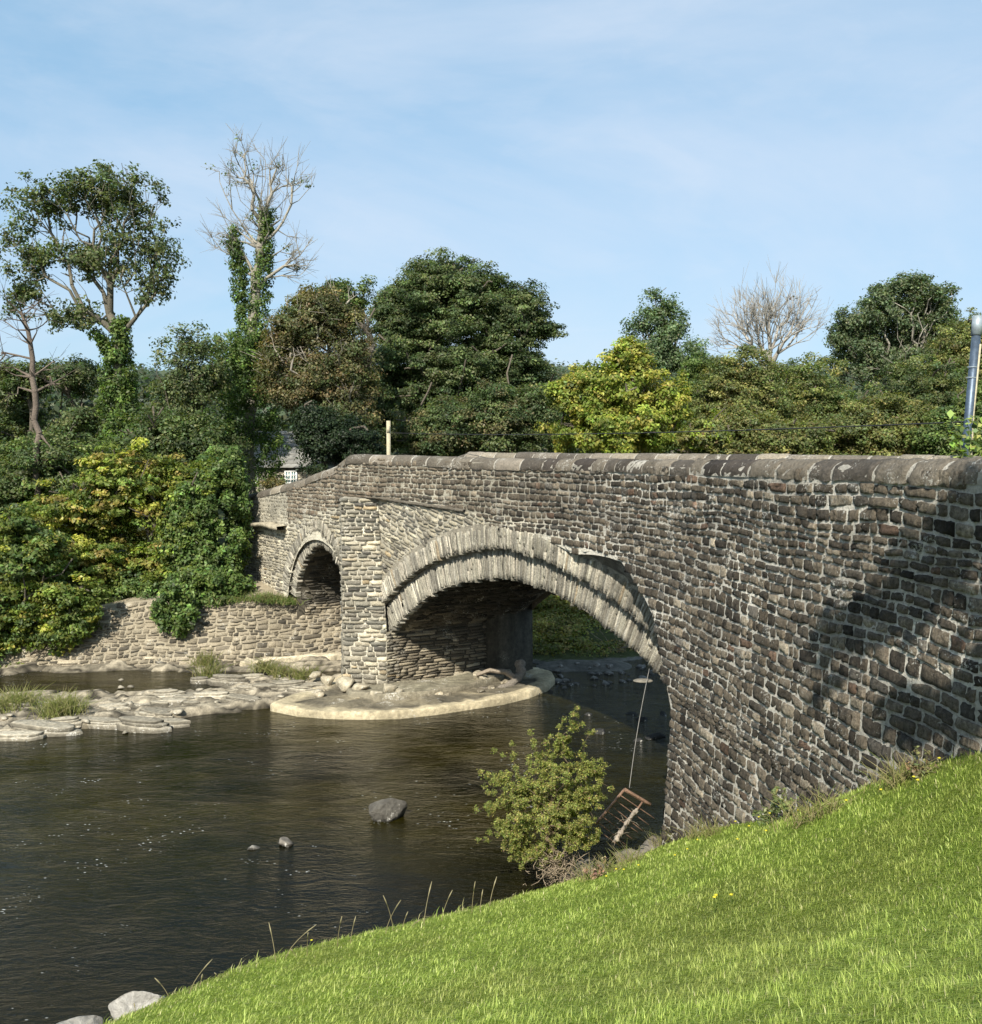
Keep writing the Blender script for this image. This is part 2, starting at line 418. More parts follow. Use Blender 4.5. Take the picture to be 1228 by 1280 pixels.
# mortar sheet of the face
acc = Acc()
for lo, hi, n in ((-12, SCOR - .001, 420), (SCOR, SMAX, 260)):
    s = np.linspace(lo, hi, n)
    lowz = zlow(s); topz = ctop(s) - .12
    w = np.linspace(0, 1, 46)
    S = np.repeat(s[:, None], 46, 1); Z = lowz[:, None] + (topz - lowz)[:, None] * w
    hh = (fbm(S * 5, Z * 7, s=3) - .5) * (.035 - .017 * np.clip((S - 6) / 3, 0, 1)) + .003
    mc = np.ones(S.shape + (3,)) * np.array([.68, .63, .50])
    dark = np.clip((S - 5) / 5, 0, 1)[..., None]
    mc = mc * (1 - dark) + np.array([.68, .64, .55]) * dark
    stain = fbm(S * .9, Z * 1.5, s=8)[..., None]
    mc = mc * (.62 + .6 * np.clip((stain - .25) * 2, 0, 1))
    par = (Z > zstring(S))[..., None] & (S < 9)[..., None]
    mc = np.where(par, mc * .72, mc)
    add_grid(acc, FM(S, Z, hh), mc, flip=True)
acc.build('mortar_bed', M['mortar'], bridge, True, BO)

ring_top = lambda s: circ(s, MC, MR + 1.27)
def above_all(u, v, cu, cv, m=0.0):
    k = (cv[:, 3] < ctop(u) - .10)
    k &= ~((u > -.2) & (u < SCOR) & (v < cutc(u) - .01 + m))
    k &= ~((np.abs(u - MC2[0]) < 2.75) & (v < circ(u, MC2, MR2 + .74) + .05 ))
    return k
FMb = lambda U, W, h: FM(U, W, h)
# dark squared masonry : near wing and everything right of the crown, plus the parapet
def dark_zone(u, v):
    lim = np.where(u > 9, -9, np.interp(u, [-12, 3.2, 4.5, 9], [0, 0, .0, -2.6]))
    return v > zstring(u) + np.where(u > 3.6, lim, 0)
a1 = Acc()
def keepA(u, v, cu, cv): return above_all(u, v, cu, cv) & dark_zone(u, v) & (u > 9.45) & (v > 2.64)
def keepA3(u, v, cu, cv): return (v <= 2.78) & (v > -.5)
def keepA2(u, v, cu, cv): return above_all(u, v, cu, cv) & dark_zone(u, v) & (u <= 9.5) & (u > -6.4)
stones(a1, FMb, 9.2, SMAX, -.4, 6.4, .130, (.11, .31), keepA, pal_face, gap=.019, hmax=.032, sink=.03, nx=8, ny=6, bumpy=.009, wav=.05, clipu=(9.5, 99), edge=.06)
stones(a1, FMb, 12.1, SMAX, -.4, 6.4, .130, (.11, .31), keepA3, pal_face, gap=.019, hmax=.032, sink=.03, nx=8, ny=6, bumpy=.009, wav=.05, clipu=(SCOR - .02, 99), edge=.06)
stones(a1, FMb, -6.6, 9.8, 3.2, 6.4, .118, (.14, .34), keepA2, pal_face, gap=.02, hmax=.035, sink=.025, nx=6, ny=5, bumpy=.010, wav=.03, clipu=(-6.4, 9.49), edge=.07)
a1.build('facing_stones', M['dark_stone'], bridge, False, BO)
# light rubble spandrel, dips to the right
a2 = Acc()
def keepB(u, v, cu, cv): return above_all(u, v, cu, cv, .02) & ~dark_zone(u, v) & (u > -.25) & (v > .2) & (u < 9.6)
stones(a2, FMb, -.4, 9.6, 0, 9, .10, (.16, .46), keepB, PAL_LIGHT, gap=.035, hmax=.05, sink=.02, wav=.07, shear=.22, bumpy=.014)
def keepC(u, v, cu, cv): return above_all(u, v, cu, cv) & (v < zstring(u)) & (u <= -1.9) & (v > -.3)
stones(a2, FMb, -11.8, -1.6, -.3, 6, .105, (.16, .42), keepC, PAL_LIGHT, gap=.028, hmax=.035, sink=.02, wav=.03)
def keepD(u, v, cu, cv): return above_all(u, v, cu, cv) & (v >= zstring(u)) & (u <= -6.4)
stones(a2, FMb, -11.8, -6.4, 3, 6, .13, (.14, .22), keepD, palette([(.34, .31, .24), (.26, .24, .19)], [1, 1]), gap=.05, hmax=.02, sink=.01, wav=.012)
a2.build('rubble_stones', M['light_stone'], bridge, False, BO)

# string course under the parapet
a3 = Acc()
def FST(U, W, h):
    return FM(U, zstring(U) - .02 + W, h + .0)
stones(a3, FST, -1.1, 4.2, 0, .09, .09, (.5, .9), lambda u, v, cu, cv: v < .12, PAL_BROWN, gap=.012, hmax=.02, sink=-.02, bumpy=.006, wav=0)
P = []
s = np.linspace(-.5, 4.0, 60)
prof = [(.0, -.02), (.09, -.02), (.10, .035), (.03, .05)]
G = np.stack([FM(s, zstring(s) + b + .006 * np.sin(s * 23), np.full(s.shape, a) + .012 * np.sin(s * 9)) for a, b in prof], 1)
a3.v = []; a3.f = []; a3.c = []; a3.n = 0
add_grid(a3, G, np.broadcast_to(V(.15, .13, .10), G.shape), flip=False)
a3.build('string_course', M['light_stone'], bridge, False, BO)

# arch rings
def ring_part(name, c, r0, r1, o, th0, th1, step, lean=0., mort=(.30, .27, .21), pal=PAL_VOUS, ragged=.035, pt=0.):
    acc = Acc()
    Rm = (r0 + r1) / 2
    def F(U, W, h):           # U arc length at mid radius measured from crown, W radius
        th = U / Rm
        s_ = c[0] + W * np.sin(th); z_ = c[1] + W * np.cos(th) + pt * np.clip(1 - np.abs(th) * Rm / 2.2, 0, 1) ** 2
        return FO(s_, o + h, z_)
    U, W = np.meshgrid(np.linspace(th0 * Rm, th1 * Rm, 160), np.linspace(r0 + .01, r1 + .09, 5), indexing='ij')
    add_grid(acc, F(U, W, -.035 + 0 * U), np.broadcast_to(V(*mort), U.shape + (3,)), flip=True)
    rng = np.random.default_rng(int(r0 * 100))
    u = th0 * Rm
    n = 0
    us, ws = [], []
    while u < th1 * Rm:
        w = rng.uniform(*step)
        us.append((u, u + w)); u += w
    us = np.array(us); n = len(us)
    lo = r0 + rng.normal(0, ragged, n).clip(-.07, .05); hi = r1 + rng.normal(0, ragged, n).clip(-.06, .06)
    sp = rng.random(n) < .08; midr = rng.uniform(.35, .65, n)
    quads = []
    for i in range(n):
        if sp[i]:
            mm = lo[i] + (hi[i] - lo[i]) * midr[i]
            quads.append((us[i, 0], us[i, 1], lo[i], mm - .008)); quads.append((us[i, 0], us[i, 1], mm + .008, hi[i]))
        else: quads.append((us[i, 0], us[i, 1], lo[i], hi[i]))
    Q = np.array(quads); n = len(Q)
    ax = np.array([0, .12, .5, .88, 1]); ay = np.array([0, .03, .25, .5, .75, .97, 1])
    a, b = np.meshgrid(ax, ay, indexing='ij'); a = a.ravel(); b = b.ravel(); m = len(a)
    g = .008
    U = Q[:, 0:1] + g + (Q[:, 1:2] - Q[:, 0:1] - 2 * g) * a; W = Q[:, 2:3] + (Q[:, 3:4] - Q[:, 2:3]) * b
    inner = (a > 0) & (a < 1) & (b > 0) & (b < 1)
    U = U + rng.normal(0, .006, (n, m))
    h = np.where(inner, rng.uniform(-.008, .022, (n, 1)) + rng.normal(0, .006, (n, m)) + rng.normal(0, .012, (n, 1)) * (b - .5), -.17)
    col = pal(U[:, 0], W[:, 0], rng)[:, None] * (1 + rng.normal(0, .08, (n, m, 1)))
    i = np.arange(m).reshape(5, 7)
    q = np.stack([i[:-1, :-1], i[1:, :-1], i[1:, 1:], i[:-1, 1:]], -1).reshape(-1, 4)
    acc.add(F(U, W, h).reshape(-1, 3), (np.arange(n)[:, None, None] * m + q).reshape(-1, 4), np.clip(col, .01, .9).reshape(-1, 3))
    # underside strip so that the ring has thickness
    Uu, D = np.meshgrid(np.linspace(th0 * Rm, th1 * Rm, 160), np.linspace(-.25, -.02, 3), indexing='ij')
    add_grid(acc, F(Uu, np.full(Uu.shape, r0 + .012), D), np.broadcast_to(V(.12, .11, .09), Uu.shape + (3,)))
    o_ = acc.build(name, M['voussoir'], bridge, False, BO)
    return o_
thL = -math.asin((MC[0] - .10) / MR); thR = math.asin((10.7 - MC[0]) / MR)
ring_part('arch_ring', MC, MR, MR + .63, -.02, thL - .035, thR + .02, (.04, .085), pt=.06)
ring_part('arch_ring', MC, MR + .69, MR + 1.19, .18, thL + .02, math.asin((11.2 - MC[0]) / (MR + .66)), (.04, .085), pt=.06)
ring_part('arch_ring', MC2, MR2, MR2 + .38, .0, -1.42, 1.42, (.045, .09), pt=.2)
ring_part('arch_ring', MC2, MR2 + .41, MR2 + .76, .13, -1.4, 1.1, (.045, .09), pt=.24)

# barrels (soffits) with pier faces
WID = 4.3
def barrel(name, c, r, s_left, s_right, zb, seed, pal, mcol, name_pier=False, pt=.06):
    zsl = circ(s_left, c, r); zsr = circ(s_right, c, r)
    a0 = math.atan2(s_left - c[0], zsl - c[1]); a1_ = math.atan2(s_right - c[0], zsr - c[1])
    Ll = max(zsl - zb, 0); La = (a1_ - a0) * r; Lr = max(zsr - zb, 0)
    def F(U, W, h):    # U depth, W length along the section, h towards the opening
        U = np.asarray(U); W = np.asarray(W)
        th = a0 + (W - Ll) / r
        s_ = np.where(W < Ll, s_left + h, np.where(W > Ll + La, s_right - h, c[0] + (r - h) * np.sin(th)))
        z_ = np.where(W < Ll, zb + W, np.where(W > Ll + La, zsr - (W - Ll - La), c[1] + (r - h) * np.cos(th) + pt * np.clip(1 - np.abs(th) * r / 2.2, 0, 1) ** 2))
        return FO(s_, -U, z_)
    acc = Acc()
    if name_pier:
        U, W = np.meshgrid(np.linspace(-.13, .06, 3), np.linspace(0, Ll + .02, 20), indexing='ij'); add_grid(acc, F(U, W, -.012 + 0 * U), np.broadcast_to(V(.40, .36, .27), U.shape + (3,)))
        stones(acc, F, -.12, .3, 0, Ll, .078, (.2, .4), lambda u, v, cu, cv: (cv[:, 2] < Ll), PAL_LIGHT, gap=.022, hmax=.03, sink=.03, wav=.03, rng=np.random.default_rng(seed + 5), clipu=(-.12, .3))
    U, W = np.meshgrid(np.linspace(.04, WID, 30), np.linspace(0, Ll + La + Lr, 160), indexing='ij')
    add_grid(acc, F(U, W, -.012 + 0 * U), np.broadcast_to(V(*mcol), U.shape + (3,)), flip=False)
    stones(acc, F, .06, WID - .02, 0, Ll + La + Lr, .078, (.18, .65), lambda u, v, cu, cv: (cu[:, 0] > .03) & (cu[:, 1] < WID + .02) & (v < Ll + La + Lr - .05), pal, gap=.014, hmax=.035, sink=.03, wav=.04, rng=np.random.default_rng(seed))
    return acc.build(name, M['light_stone'], bridge, False, BO)
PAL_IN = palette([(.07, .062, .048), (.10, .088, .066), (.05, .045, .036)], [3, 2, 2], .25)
def pal_in(u, v, rng):  # sunlit foot and shaded vault put into the stone colour, darker with depth
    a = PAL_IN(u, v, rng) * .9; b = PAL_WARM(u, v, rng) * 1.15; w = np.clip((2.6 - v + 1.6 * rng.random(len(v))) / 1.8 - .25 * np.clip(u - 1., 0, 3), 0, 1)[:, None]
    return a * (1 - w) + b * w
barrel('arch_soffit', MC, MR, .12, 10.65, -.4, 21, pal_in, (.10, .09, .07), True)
def pal_in2(u, v, rng):  # small arch: lit foot and shaded vault painted as warm and dark stones
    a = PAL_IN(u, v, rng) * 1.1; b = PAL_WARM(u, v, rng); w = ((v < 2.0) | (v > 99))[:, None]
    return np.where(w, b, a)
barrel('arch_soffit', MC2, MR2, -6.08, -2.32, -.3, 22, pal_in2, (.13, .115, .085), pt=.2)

# return face and warped soffit between ring plane and wing wall (one shadowed rubble surface)
acc = Acc()
sv = np.r_[np.linspace(5.5, SCOR, 80)]
wall_e = FM(sv, cutc(sv) + .015, np.zeros(sv.shape))
sp = np.interp(sv, [5.5, 8.0, 10, 11, SCOR], [5.5, 8.0, 9.7, 10.5, 11.0])
ring_e = FO(sp, .05, circ(sp, MC, MR + 1.15))
zz = np.linspace(2.9, -.5, 16)[1:]
wall_e2 = FM(np.full(zz.shape, SCOR), zz, 0 * zz); ring_e2 = FO(np.interp(zz, [2.2, 2.9], [10.75, 11.0]), .05, zz)
We = np.concatenate([wall_e, wall_e2]); Re = np.concatenate([ring_e, ring_e2])
_k = np.linspace(0, 1, 9)
Gs = We[:, None] * (1 - _k[None, :, None]) + Re[:, None] * _k[None, :, None]
nz = (fbm(Gs[..., 0] * 4, Gs[..., 2] * 9, Gs[..., 1] * 4, s=4) - .5)
Gs[..., 0] += nz * .16; Gs[..., 2] += nz * .08
Gs[0] = We[0]; 
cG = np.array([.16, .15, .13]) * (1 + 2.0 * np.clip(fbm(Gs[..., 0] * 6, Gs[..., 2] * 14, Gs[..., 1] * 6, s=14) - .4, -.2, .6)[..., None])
add_grid(acc, Gs, cG)
Lw = len(We)
def FW(U, W, h):
    x = np.clip(U, 0, 1) * (Lw - 1); i = np.clip(np.floor(x).astype(int), 0, Lw - 2); f = (x - i)[..., None]
    w = We[i] * (1 - f) + We[i + 1] * f; r_ = Re[i] * (1 - f) + Re[i + 1] * f
    P = w * (1 - W[..., None]) + r_ * W[..., None]
    P = P + np.array([-.75, -.3, -.5]) * h[..., None] * 1.
    return P
acc.build('return_face', M['light_stone'], bridge, False, BO)

# cutwater : flat faced buttress of the pier
def cut_edge(z):
    k = np.clip(z / 5.3, 0, 1)
    Ar = FO(.135 - .45 * np.clip((z - 1.8) / 3.5, 0, 1), .12 + 0 * z, z); Bl = FO(-.72 - .12 * k, 1.02 - .05 * k, z); Cl = FO(-2.35 + 0 * z, .1 + 0 * z, z)
    return Ar, Bl, Cl
acc = Acc()
W1 = float(np.linalg.norm(cut_edge(np.array(2.))[0] - cut_edge(np.array(2.))[1])); W2 = float(np.linalg.norm(cut_edge(np.array(2.))[1] - cut_edge(np.array(2.))[2]))
def FC(U, W, h):
    U = np.asarray(U, float); W = np.asarray(W, float)
    Ar, Bl, Cl = cut_edge(W)
    f = np.clip(U / W1, -.05, 1)[..., None]; g = np.clip((U - W1) / W2, 0, 1)[..., None]
    P = np.where(U[..., None] <= W1, Ar * (1 - f) + Bl * f, Bl * (1 - g) + Cl * g)
    n1 = np.cross((Bl - Ar), [0, 0, 1.]); n2 = np.cross((Cl - Bl), [0, 0, 1.])
    n1 /= np.linalg.norm(n1, axis=-1, keepdims=True); n2 /= np.linalg.norm(n2, axis=-1, keepdims=True)
    n = np.where(U[..., None] <= W1, n1, n2)
    sg = -1.0
    return P + sg * n * np.asarray(h)[..., None]
U, W = np.meshgrid(np.r_[np.linspace(0, W1, 12), np.linspace(W1 + .001, W1 + W2, 10)], np.linspace(-.4, 5.33, 60), indexing='ij')
_t = FC(np.array([.5]), np.array([2.]), np.array([1.]))[0] - FC(np.array([.5]), np.array([2.]), np.array([0.]))[0]
CS = 1. if (_t[1] < 0) else -1.
FC2 = lambda U, W, h: FC(U, W, CS * np.asarray(h))
mz = (fbm(U * 2.1, W * 1.3, s=31) - .5)[..., None]
add_grid(acc, FC2(U, W, -.016 + 0 * U), V(.60, .56, .45) * (1 + mz), flip=False)
def pal_cut(u, v, rng):
    a = PAL_GREY(u, v, rng); b = PAL_LIGHT(u, v, rng) * 1.35
    w = np.clip(.25 + .9 * (1 - u / W1), 0, 1)[:, None] * (rng.random((len(u), 1)) < .75)
    w = np.where(v[:, None] < 1.2, np.maximum(w, .6), w)
    return a * (1 - w) + b * w
stones(acc, FC2, 0, W1, -.3, 5.28, .115, (.16, .5), lambda u, v, cu, cv: u > -1, pal_cut, clipu=(0., W1 - .005), gap=.020, hmax=.045, sink=.02, wav=.02, rng=np.random.default_rng(77), nx=6, ny=5)
stones(acc, FC2, W1 + .02, W1 + W2, -.3, 5.28, .125, (.18, .5), lambda u, v, cu, cv: (cu[:, 0] > W1) & (cu[:, 1] < W1 + W2 + .1), PAL_GREY, gap=.026, hmax=.045, sink=.02, wav=.02, rng=np.random.default_rng(78))
t_ = cut_edge(np.array(5.33)); top = np.array([t_[0], t_[1], t_[2]]); 
top_in = FO(np.array([-.3, -1.2, -2.35]), .0, np.array([5.42, 5.42, 5.42]))
acc.add(np.r_[top, top_in], [[0, 1, 4, 3], [1, 2, 5, 4]], (.36, .33, .26))
acc.build('cutwater', M['light_stone'], bridge, False, BO)

# ledge on the far abutment, with a dark slot beneath
acc = Acc()
G = []
s = np.linspace(-11.6, -6.5, 30); zl = 4.22 + .03 * np.sin(s * 3)
G = np.stack([FM(s, zl - .1, 0 * s), FM(s, zl - .09, 0 * s + .34), FM(s, zl + .03, 0 * s + .36), FM(s, zl + .05, 0 * s)], 1)
add_grid(acc, G, np.broadcast_to(V(.33, .29, .21), G.shape)); acc.build('ledge', M['concrete'], bridge, False, BO)

# copings : half round stones, near and far
def FOO(s, oin, z):       # oin: inward of the near face
    b = FM(s, np.full(np.shape(s), 3.), 0 * np.asarray(s)); 
    s = np.asarray(s, float); d = do_of(s); Nn = (NN[None] + d[:, None] * TT[None]); Nn /= np.linalg.norm(Nn, axis=1, keepdims=True)
    P = A0[None] + s[:, None] * TT - (o_of(s) + .42 * np.clip(1 - np.abs(s + 1.25) / 1.7, 0, 1))[:, None] * NN + Nn * np.asarray(oin).reshape(-1, 1)
    return np.c_[P, np.broadcast_to(z, s.shape)]
def coping(name, s0, s1, line, topz, wv, hgt, lens, cols, seed, rough=.012):
    rng = np.random.default_rng(seed); acc = Acc(); s = s0
    th = np.linspace(-.25, PI + .25, 13)
    ml = np.linspace(s0, s1, 300)
    G = line(ml, th, .93 * wv, .9 * hgt, topz(ml) - .016); add_grid(acc, G, np.broadcast_to(V(.42, .39, .33), G.shape))
    while s < s1:
        L = rng.uniform(*lens); e = min(s + L, s1)
        g_ = rng.uniform(.008, .03); ss = np.r_[s + g_, np.linspace(s + g_ + .02, e - g_ - .02, 9), e - g_]
        k = 1 + rng.normal(0, .03); dz = rng.normal(0, .008)
        G = line(ss, th, wv * k, hgt * k, topz(ss) + dz)
        nz = rng.normal(0, rough, G.shape[:2])[..., None]
        c0 = line(ss, th[6:7], 0, 0, topz(ss) - hgt * .7)
        sc = np.ones(len(ss)); sc[0] = sc[-1] = .86
        G = c0 + (G - c0) * (sc[:, None, None] + nz * 2.)
        c = np.array(cols[rng.integers(len(cols))]) * math.exp(rng.normal(0, .15))
        add_grid(acc, G, np.broadcast_to(c, G.shape) * (1 + rng.normal(0, .06, G.shape[:2] + (1,))))
        s = e
    return acc.build(name, M['coping'], bridge, False, BO)
def line_near(s, th, w, h, zt):
    out = []
    for t in th:
        out.append(FOO(s, .17 - math.cos(t) * w - (0 if w else 0), zt - h + h * max(math.sin(t), -.3)))
    return np.stack(out, 1)
def line_far(s, th, w, h, zt):
    out = []
    for t in th:
        sn = math.sin(t)
        out.append(np.c_[(A0[None] + s[:, None] * TT - (FARO(s))[:, None] * NN + NN * (-math.cos(t) * w)), np.broadcast_to(zt - h + h * max(sn, -.3), s.shape)])
    return np.stack(out, 1)
def FARO(s): return -WID - .1 + np.clip(s - 5, 0, 40) * .02 + .25 * np.clip(s - 12, 0, 9)
CC = [(.125, .108, .084), (.09, .077, .062), (.16, .137, .105), (.07, .058, .048)]
CL = [(.22, .19, .15), (.18, .155, .12), (.26, .225, .17)]
coping('coping', -11.6, 6.2, line_near, ctop, .21, .21, (.7, 1.2), CL + CC[:1], 3, .012)
coping('coping', 6.2, SMAX - .1, line_near, ctop, .20, .19, (.4, .85), CC, 4, .03)
def ctop_far(s): return np.interp(s, [-11, -5, -3.2, -2.6, 0, 8, 14, 30], [5.4, 6.2, 6.5, 6.62, 6.60, 6.55, 6.50, 6.52])
coping('coping', -11, 19.5, line_far, ctop_far, .2, .2, (.6, 1.1), CL + CL + CC[:2], 5)
# parapet inner faces, far parapet, deck, far face
acc = Acc(); s = np.linspace(-11.6, SMAX - .1, 180)
def near_in(z): return FOO(s, .36, z)
G = np.stack([near_in(ctop(s) - 1.25), near_in(ctop(s) - .22)], 1)
add_grid(acc, G, np.broadcast_to(V(.13, .115, .095), G.shape))
s = np.linspace(-11, 19.5, 150)
for off, z0, fl in ((-.2, 1.2, False), (.2, 7., True)):
    lowz = np.maximum(ctop_far(s) - z0, np.where(off > 0, np.where((s > .12) & (s < 11.3), circ(s, MC, MR), np.where(np.abs(s + 4.2) < 1.88, circ(s, MC2, MR2), -.5)), -9))
    b = A0[None] + s[:, None] * TT - FARO(s)[:, None] * NN + NN * off
    G = np.stack([np.c_[b, lowz + (ctop_far(s) - .2 - lowz) * f] for f in np.linspace(0, 1, 6)], 1)
    add_grid(acc, G, np.broadcast_to(V(.17, .15, .12), G.shape), flip=fl)
e0 = FM(np.array([-11.8]), np.array([4.]), np.array([0.]))[0]; e1 = np.r_[A0 - 11.8 * TT + NN * 4.4, 4.]
G = np.array([[[e[0], e[1], z_] for z_ in (-.5, 2., 4.9)] for e in (e0, (e0 + e1) / 2, e1)]); add_grid(acc, G, np.broadcast_to(V(.2, .18, .14), G.shape))
acc.build('parapet', M['light_stone'], bridge, False, BO)
acc = Acc(); s = np.linspace(-12, 19.5, 120)
a_ = FOO(s, .34, ctop(s) - 1.2); b = np.c_[A0[None] + s[:, None] * TT - FARO(s)[:, None] * NN - NN * .18, ctop(s) - 1.18]
add_grid(acc, np.stack([a_, (a_ + b) / 2 + [0, 0, .06], b], 1), np.ones((120, 3, 3)) * .5)
acc.build('road_deck', M['asphalt'], bridge, False, BO)
# concrete block against the pier under the arch
acc = Acc()
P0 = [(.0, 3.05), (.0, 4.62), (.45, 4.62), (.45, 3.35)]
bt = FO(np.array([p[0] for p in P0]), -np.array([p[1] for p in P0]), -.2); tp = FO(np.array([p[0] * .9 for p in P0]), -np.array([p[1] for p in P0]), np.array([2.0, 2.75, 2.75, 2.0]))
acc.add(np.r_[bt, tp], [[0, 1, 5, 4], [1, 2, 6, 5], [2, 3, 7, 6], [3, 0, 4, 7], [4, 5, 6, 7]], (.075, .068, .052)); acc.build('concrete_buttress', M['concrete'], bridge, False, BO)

# concrete apron round the pier foot
def prism(acc, pts, z0, z1, col, lip=.06, inner=None):
    pts = np.asarray(pts, float); n = len(pts); c = pts.mean(0)
    L = []
    for z, k in ((z0, 1.), (z1 - lip, 1.), (z1 - lip * .3, .992), (z1, .975), (z1 - .005, .95), (z1 - .01, .92), (z1 - .02, .88), (z1 - .03, .84), (z1 - .035, .78), (z1 - .02, .6), (z1, .3), (z1, .0)):
        L.append(np.c_[c + (pts - c) * k, np.full(n, z)])
    G = np.stack(L, 1); G = np.concatenate([G, G[:1]])
    nz = (fbm(G[..., 0] * 3, G[..., 1] * 3, s=12) - .5) * .14
    G[:, 2:, 2] += nz[:, 2:]
    cc = np.broadcast_to(V(*col), G.shape).copy() * (.55 + .9 * fbm(G[..., 0] * 1.6, G[..., 1] * 1.6, s=17, o=5))[..., None]
    cc *= np.clip((G[..., 2:3] + .02) / .12, .25, 1)
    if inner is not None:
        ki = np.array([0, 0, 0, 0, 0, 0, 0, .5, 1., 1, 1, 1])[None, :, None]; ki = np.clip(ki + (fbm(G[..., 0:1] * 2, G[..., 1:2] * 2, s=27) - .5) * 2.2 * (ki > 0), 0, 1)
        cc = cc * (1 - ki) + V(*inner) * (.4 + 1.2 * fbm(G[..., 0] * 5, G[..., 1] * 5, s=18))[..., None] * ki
    add_grid(acc, G, cc)
def dens(p, step=.12):
    p = np.asarray(p, float); out = []
    for i in range(len(p)):
        a, b = p[i], p[(i + 1) % len(p)]; k = max(1, int(np.linalg.norm(b - a) / step))
        out += [a + (b - a) * t / k for t in range(k)]
    return np.array(out)
acc = Acc()
ap = [(338, 889), (372, 896), (410, 899), (450, 900), (500, 899), (545, 894), (590, 887), (630, 881), (662, 873), (685, 864), (694, 855), (690, 847), (670, 842)]
front = [atz(x, y, 0.)[:2] for x, y in ap]
back = [FO(1.0, -3.4, 0)[:2], FO(.2, -3.5, 0)[:2], FO(-.3, 0, 0)[:2], FO(-2.2, .3, 0)[:2]]
prism(acc, dens(front + back)[::-1], -.4, .20, (.48, .41, .27), lip=.04, inner=(.12, .105, .075))  # inner colour: dark wet rubble, with the hollow's shade painted in
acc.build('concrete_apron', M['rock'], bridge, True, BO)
acc = Acc()
ap2 = [(436, 868), (470, 872), (520, 868), (575, 861), (612, 852), (640, 843), (640, 838)]
front = [atz(x, y, .27)[:2] for x, y in ap2]
prism(acc, dens(front + [FO(.3, -3.2, 0)[:2], FO(-.2, 0, 0)[:2], FO(-1., .9, 0)[:2]])[::-1], .05, .34, (.26, .23, .165), lip=.12, inner=(.22, .2, .14))
acc.build('footing_step', M['rock'], bridge, True, BO)

# ------------------------------------------------------------------ terrain
def poly_sd(x, y, pts):
    """signed distance to open polyline; positive on its left side"""
    pts = np.asarray(pts, float); best = np.full(np.shape(x), 1e9); sg = np.ones(np.shape(x))
    for a, b in zip(pts[:-1], pts[1:]):
        d = b - a; L2 = d @ d; t = np.clip(((x - a[0]) * d[0] + (y - a[1]) * d[1]) / L2, 0, 1)
        dx = x - a[0] - t * d[0]; dy = y - a[1] - t * d[1]; q = np.hypot(dx, dy); c = d[0] * dy - d[1] * dx
        m = q < best - 1e-9; best = np.where(m, q, best); sg = np.where(m, np.sign(c), sg)
    return best * sg
def tps(pts):
    P = np.array(pts, float); n = len(P)
    K = lambda r: np.where(r > 0, r * r * np.log(r + 1e-9), 0)
    A = np.zeros((n + 3, n + 3)); D = np.hypot(P[:, None, 0] - P[None, :, 0], P[:, None, 1] - P[None, :, 1])
    A[:n, :n] = K(D) + np.eye(n) * .3; A[:n, n] = 1; A[:n, n + 1:] = P[:, :2]; A[n, :n] = 1; A[n + 1:, :n] = P[:, :2].T
    w = np.linalg.solve(A, np.r_[P[:, 2], 0, 0, 0])
    def f(x, y):
        x = np.asarray(x, float); y = np.asarray(y, float); r = w[n] + w[n + 1] * x + w[n + 2] * y
        for i in range(n): r = r + w[i] * K(np.hypot(x - P[i, 0], y - P[i, 1]))
        return r
    return f
BROW = [(40, 16.5), (8, 16.6), (3.2, 16.2), *[tuple(at(px, py, Y)[:2]) for px, py, Y in ((835, 1050, 15.7), (760, 1082, 14.5), (700, 1104, 13.8), (640, 1116, 13.2), (560, 1142, 12.5), (450, 1170, 11.9), (350, 1190, 11.3), (240, 1232, 10.4), (130, 1282, 9.6), (40, 1330, 8.8))], (-6.5, 6), (-12, 0), (-24, -12)]
NP = [tuple(at(px, py, Y)) for px, py, Y in ((835, 1054, 15.6), (700, 1108, 13.8), (560, 1146, 12.5), (350, 1196, 11.3), (240, 1236, 10.4), (130, 1286, 9.6))]
NP += [(0, 0, 4.9), (0, 5.8, 3.16), (-1.5, 3, 3.75), (1.7, 3.35, 4.5), (4.2, 8.5, 3.88), (3.72, 11.6, 2.22), (3.2, 13.6, 1.27), (4.6, 5, 4.75), (-4, 3, 2.9), (-3, 7, 2.0), (1.6, 9.3, 2.35), (0, 9.3, 1.85), (2, 6, 3.55),
       (1.9, 12.2, 1.35), (-2, -4, 5), (4, -4, 5.2), (-8, -6, 3.2), (8, 2, 5.2), (8, 10, 5.1), (12, 0, 5.4), (9, 14, 4.8), (-8, 0, 1.6)]
near_f = tps(NP)
def near_h(x, y):
    z = near_f(np.clip(x, -14, 14), np.clip(y, -8, 17))
    wallx = np.interp(y, [5, 8.5, 12, 15.5], [4.8, 4.3, 3.75, 3.2])
    b = np.clip((x - wallx - .6) / 1.2, 0, 1)
    z = z * (1 - b) + 5.0 * b
    d = poly_sd(x, y, BROW)        # left of the polyline (running left) is the camera side
    out = np.clip(-d, 0, None)
    z = np.minimum(z, 5.6) - np.where(out > 0, 1.35 * out + 0 * out, 0)
    return np.where(out > 3.5, -3, z), d
RW = [(-60, 27), (-22, 29.2), (-14.5, 30.0), (-11.5, 30.1), (-8.0, 30.3), (-6.1, 30.6)]      # retaining wall line
FARL = [(-200, 20), *RW[:-1], (-6.2, 31.2), (-3.4, 33.2), (.3, 31.6), (1.5, 30.4), (3.2, 30.4), (5., 31.2), (9, 31.5), (20, 33), (60, 36), (300, 60)]
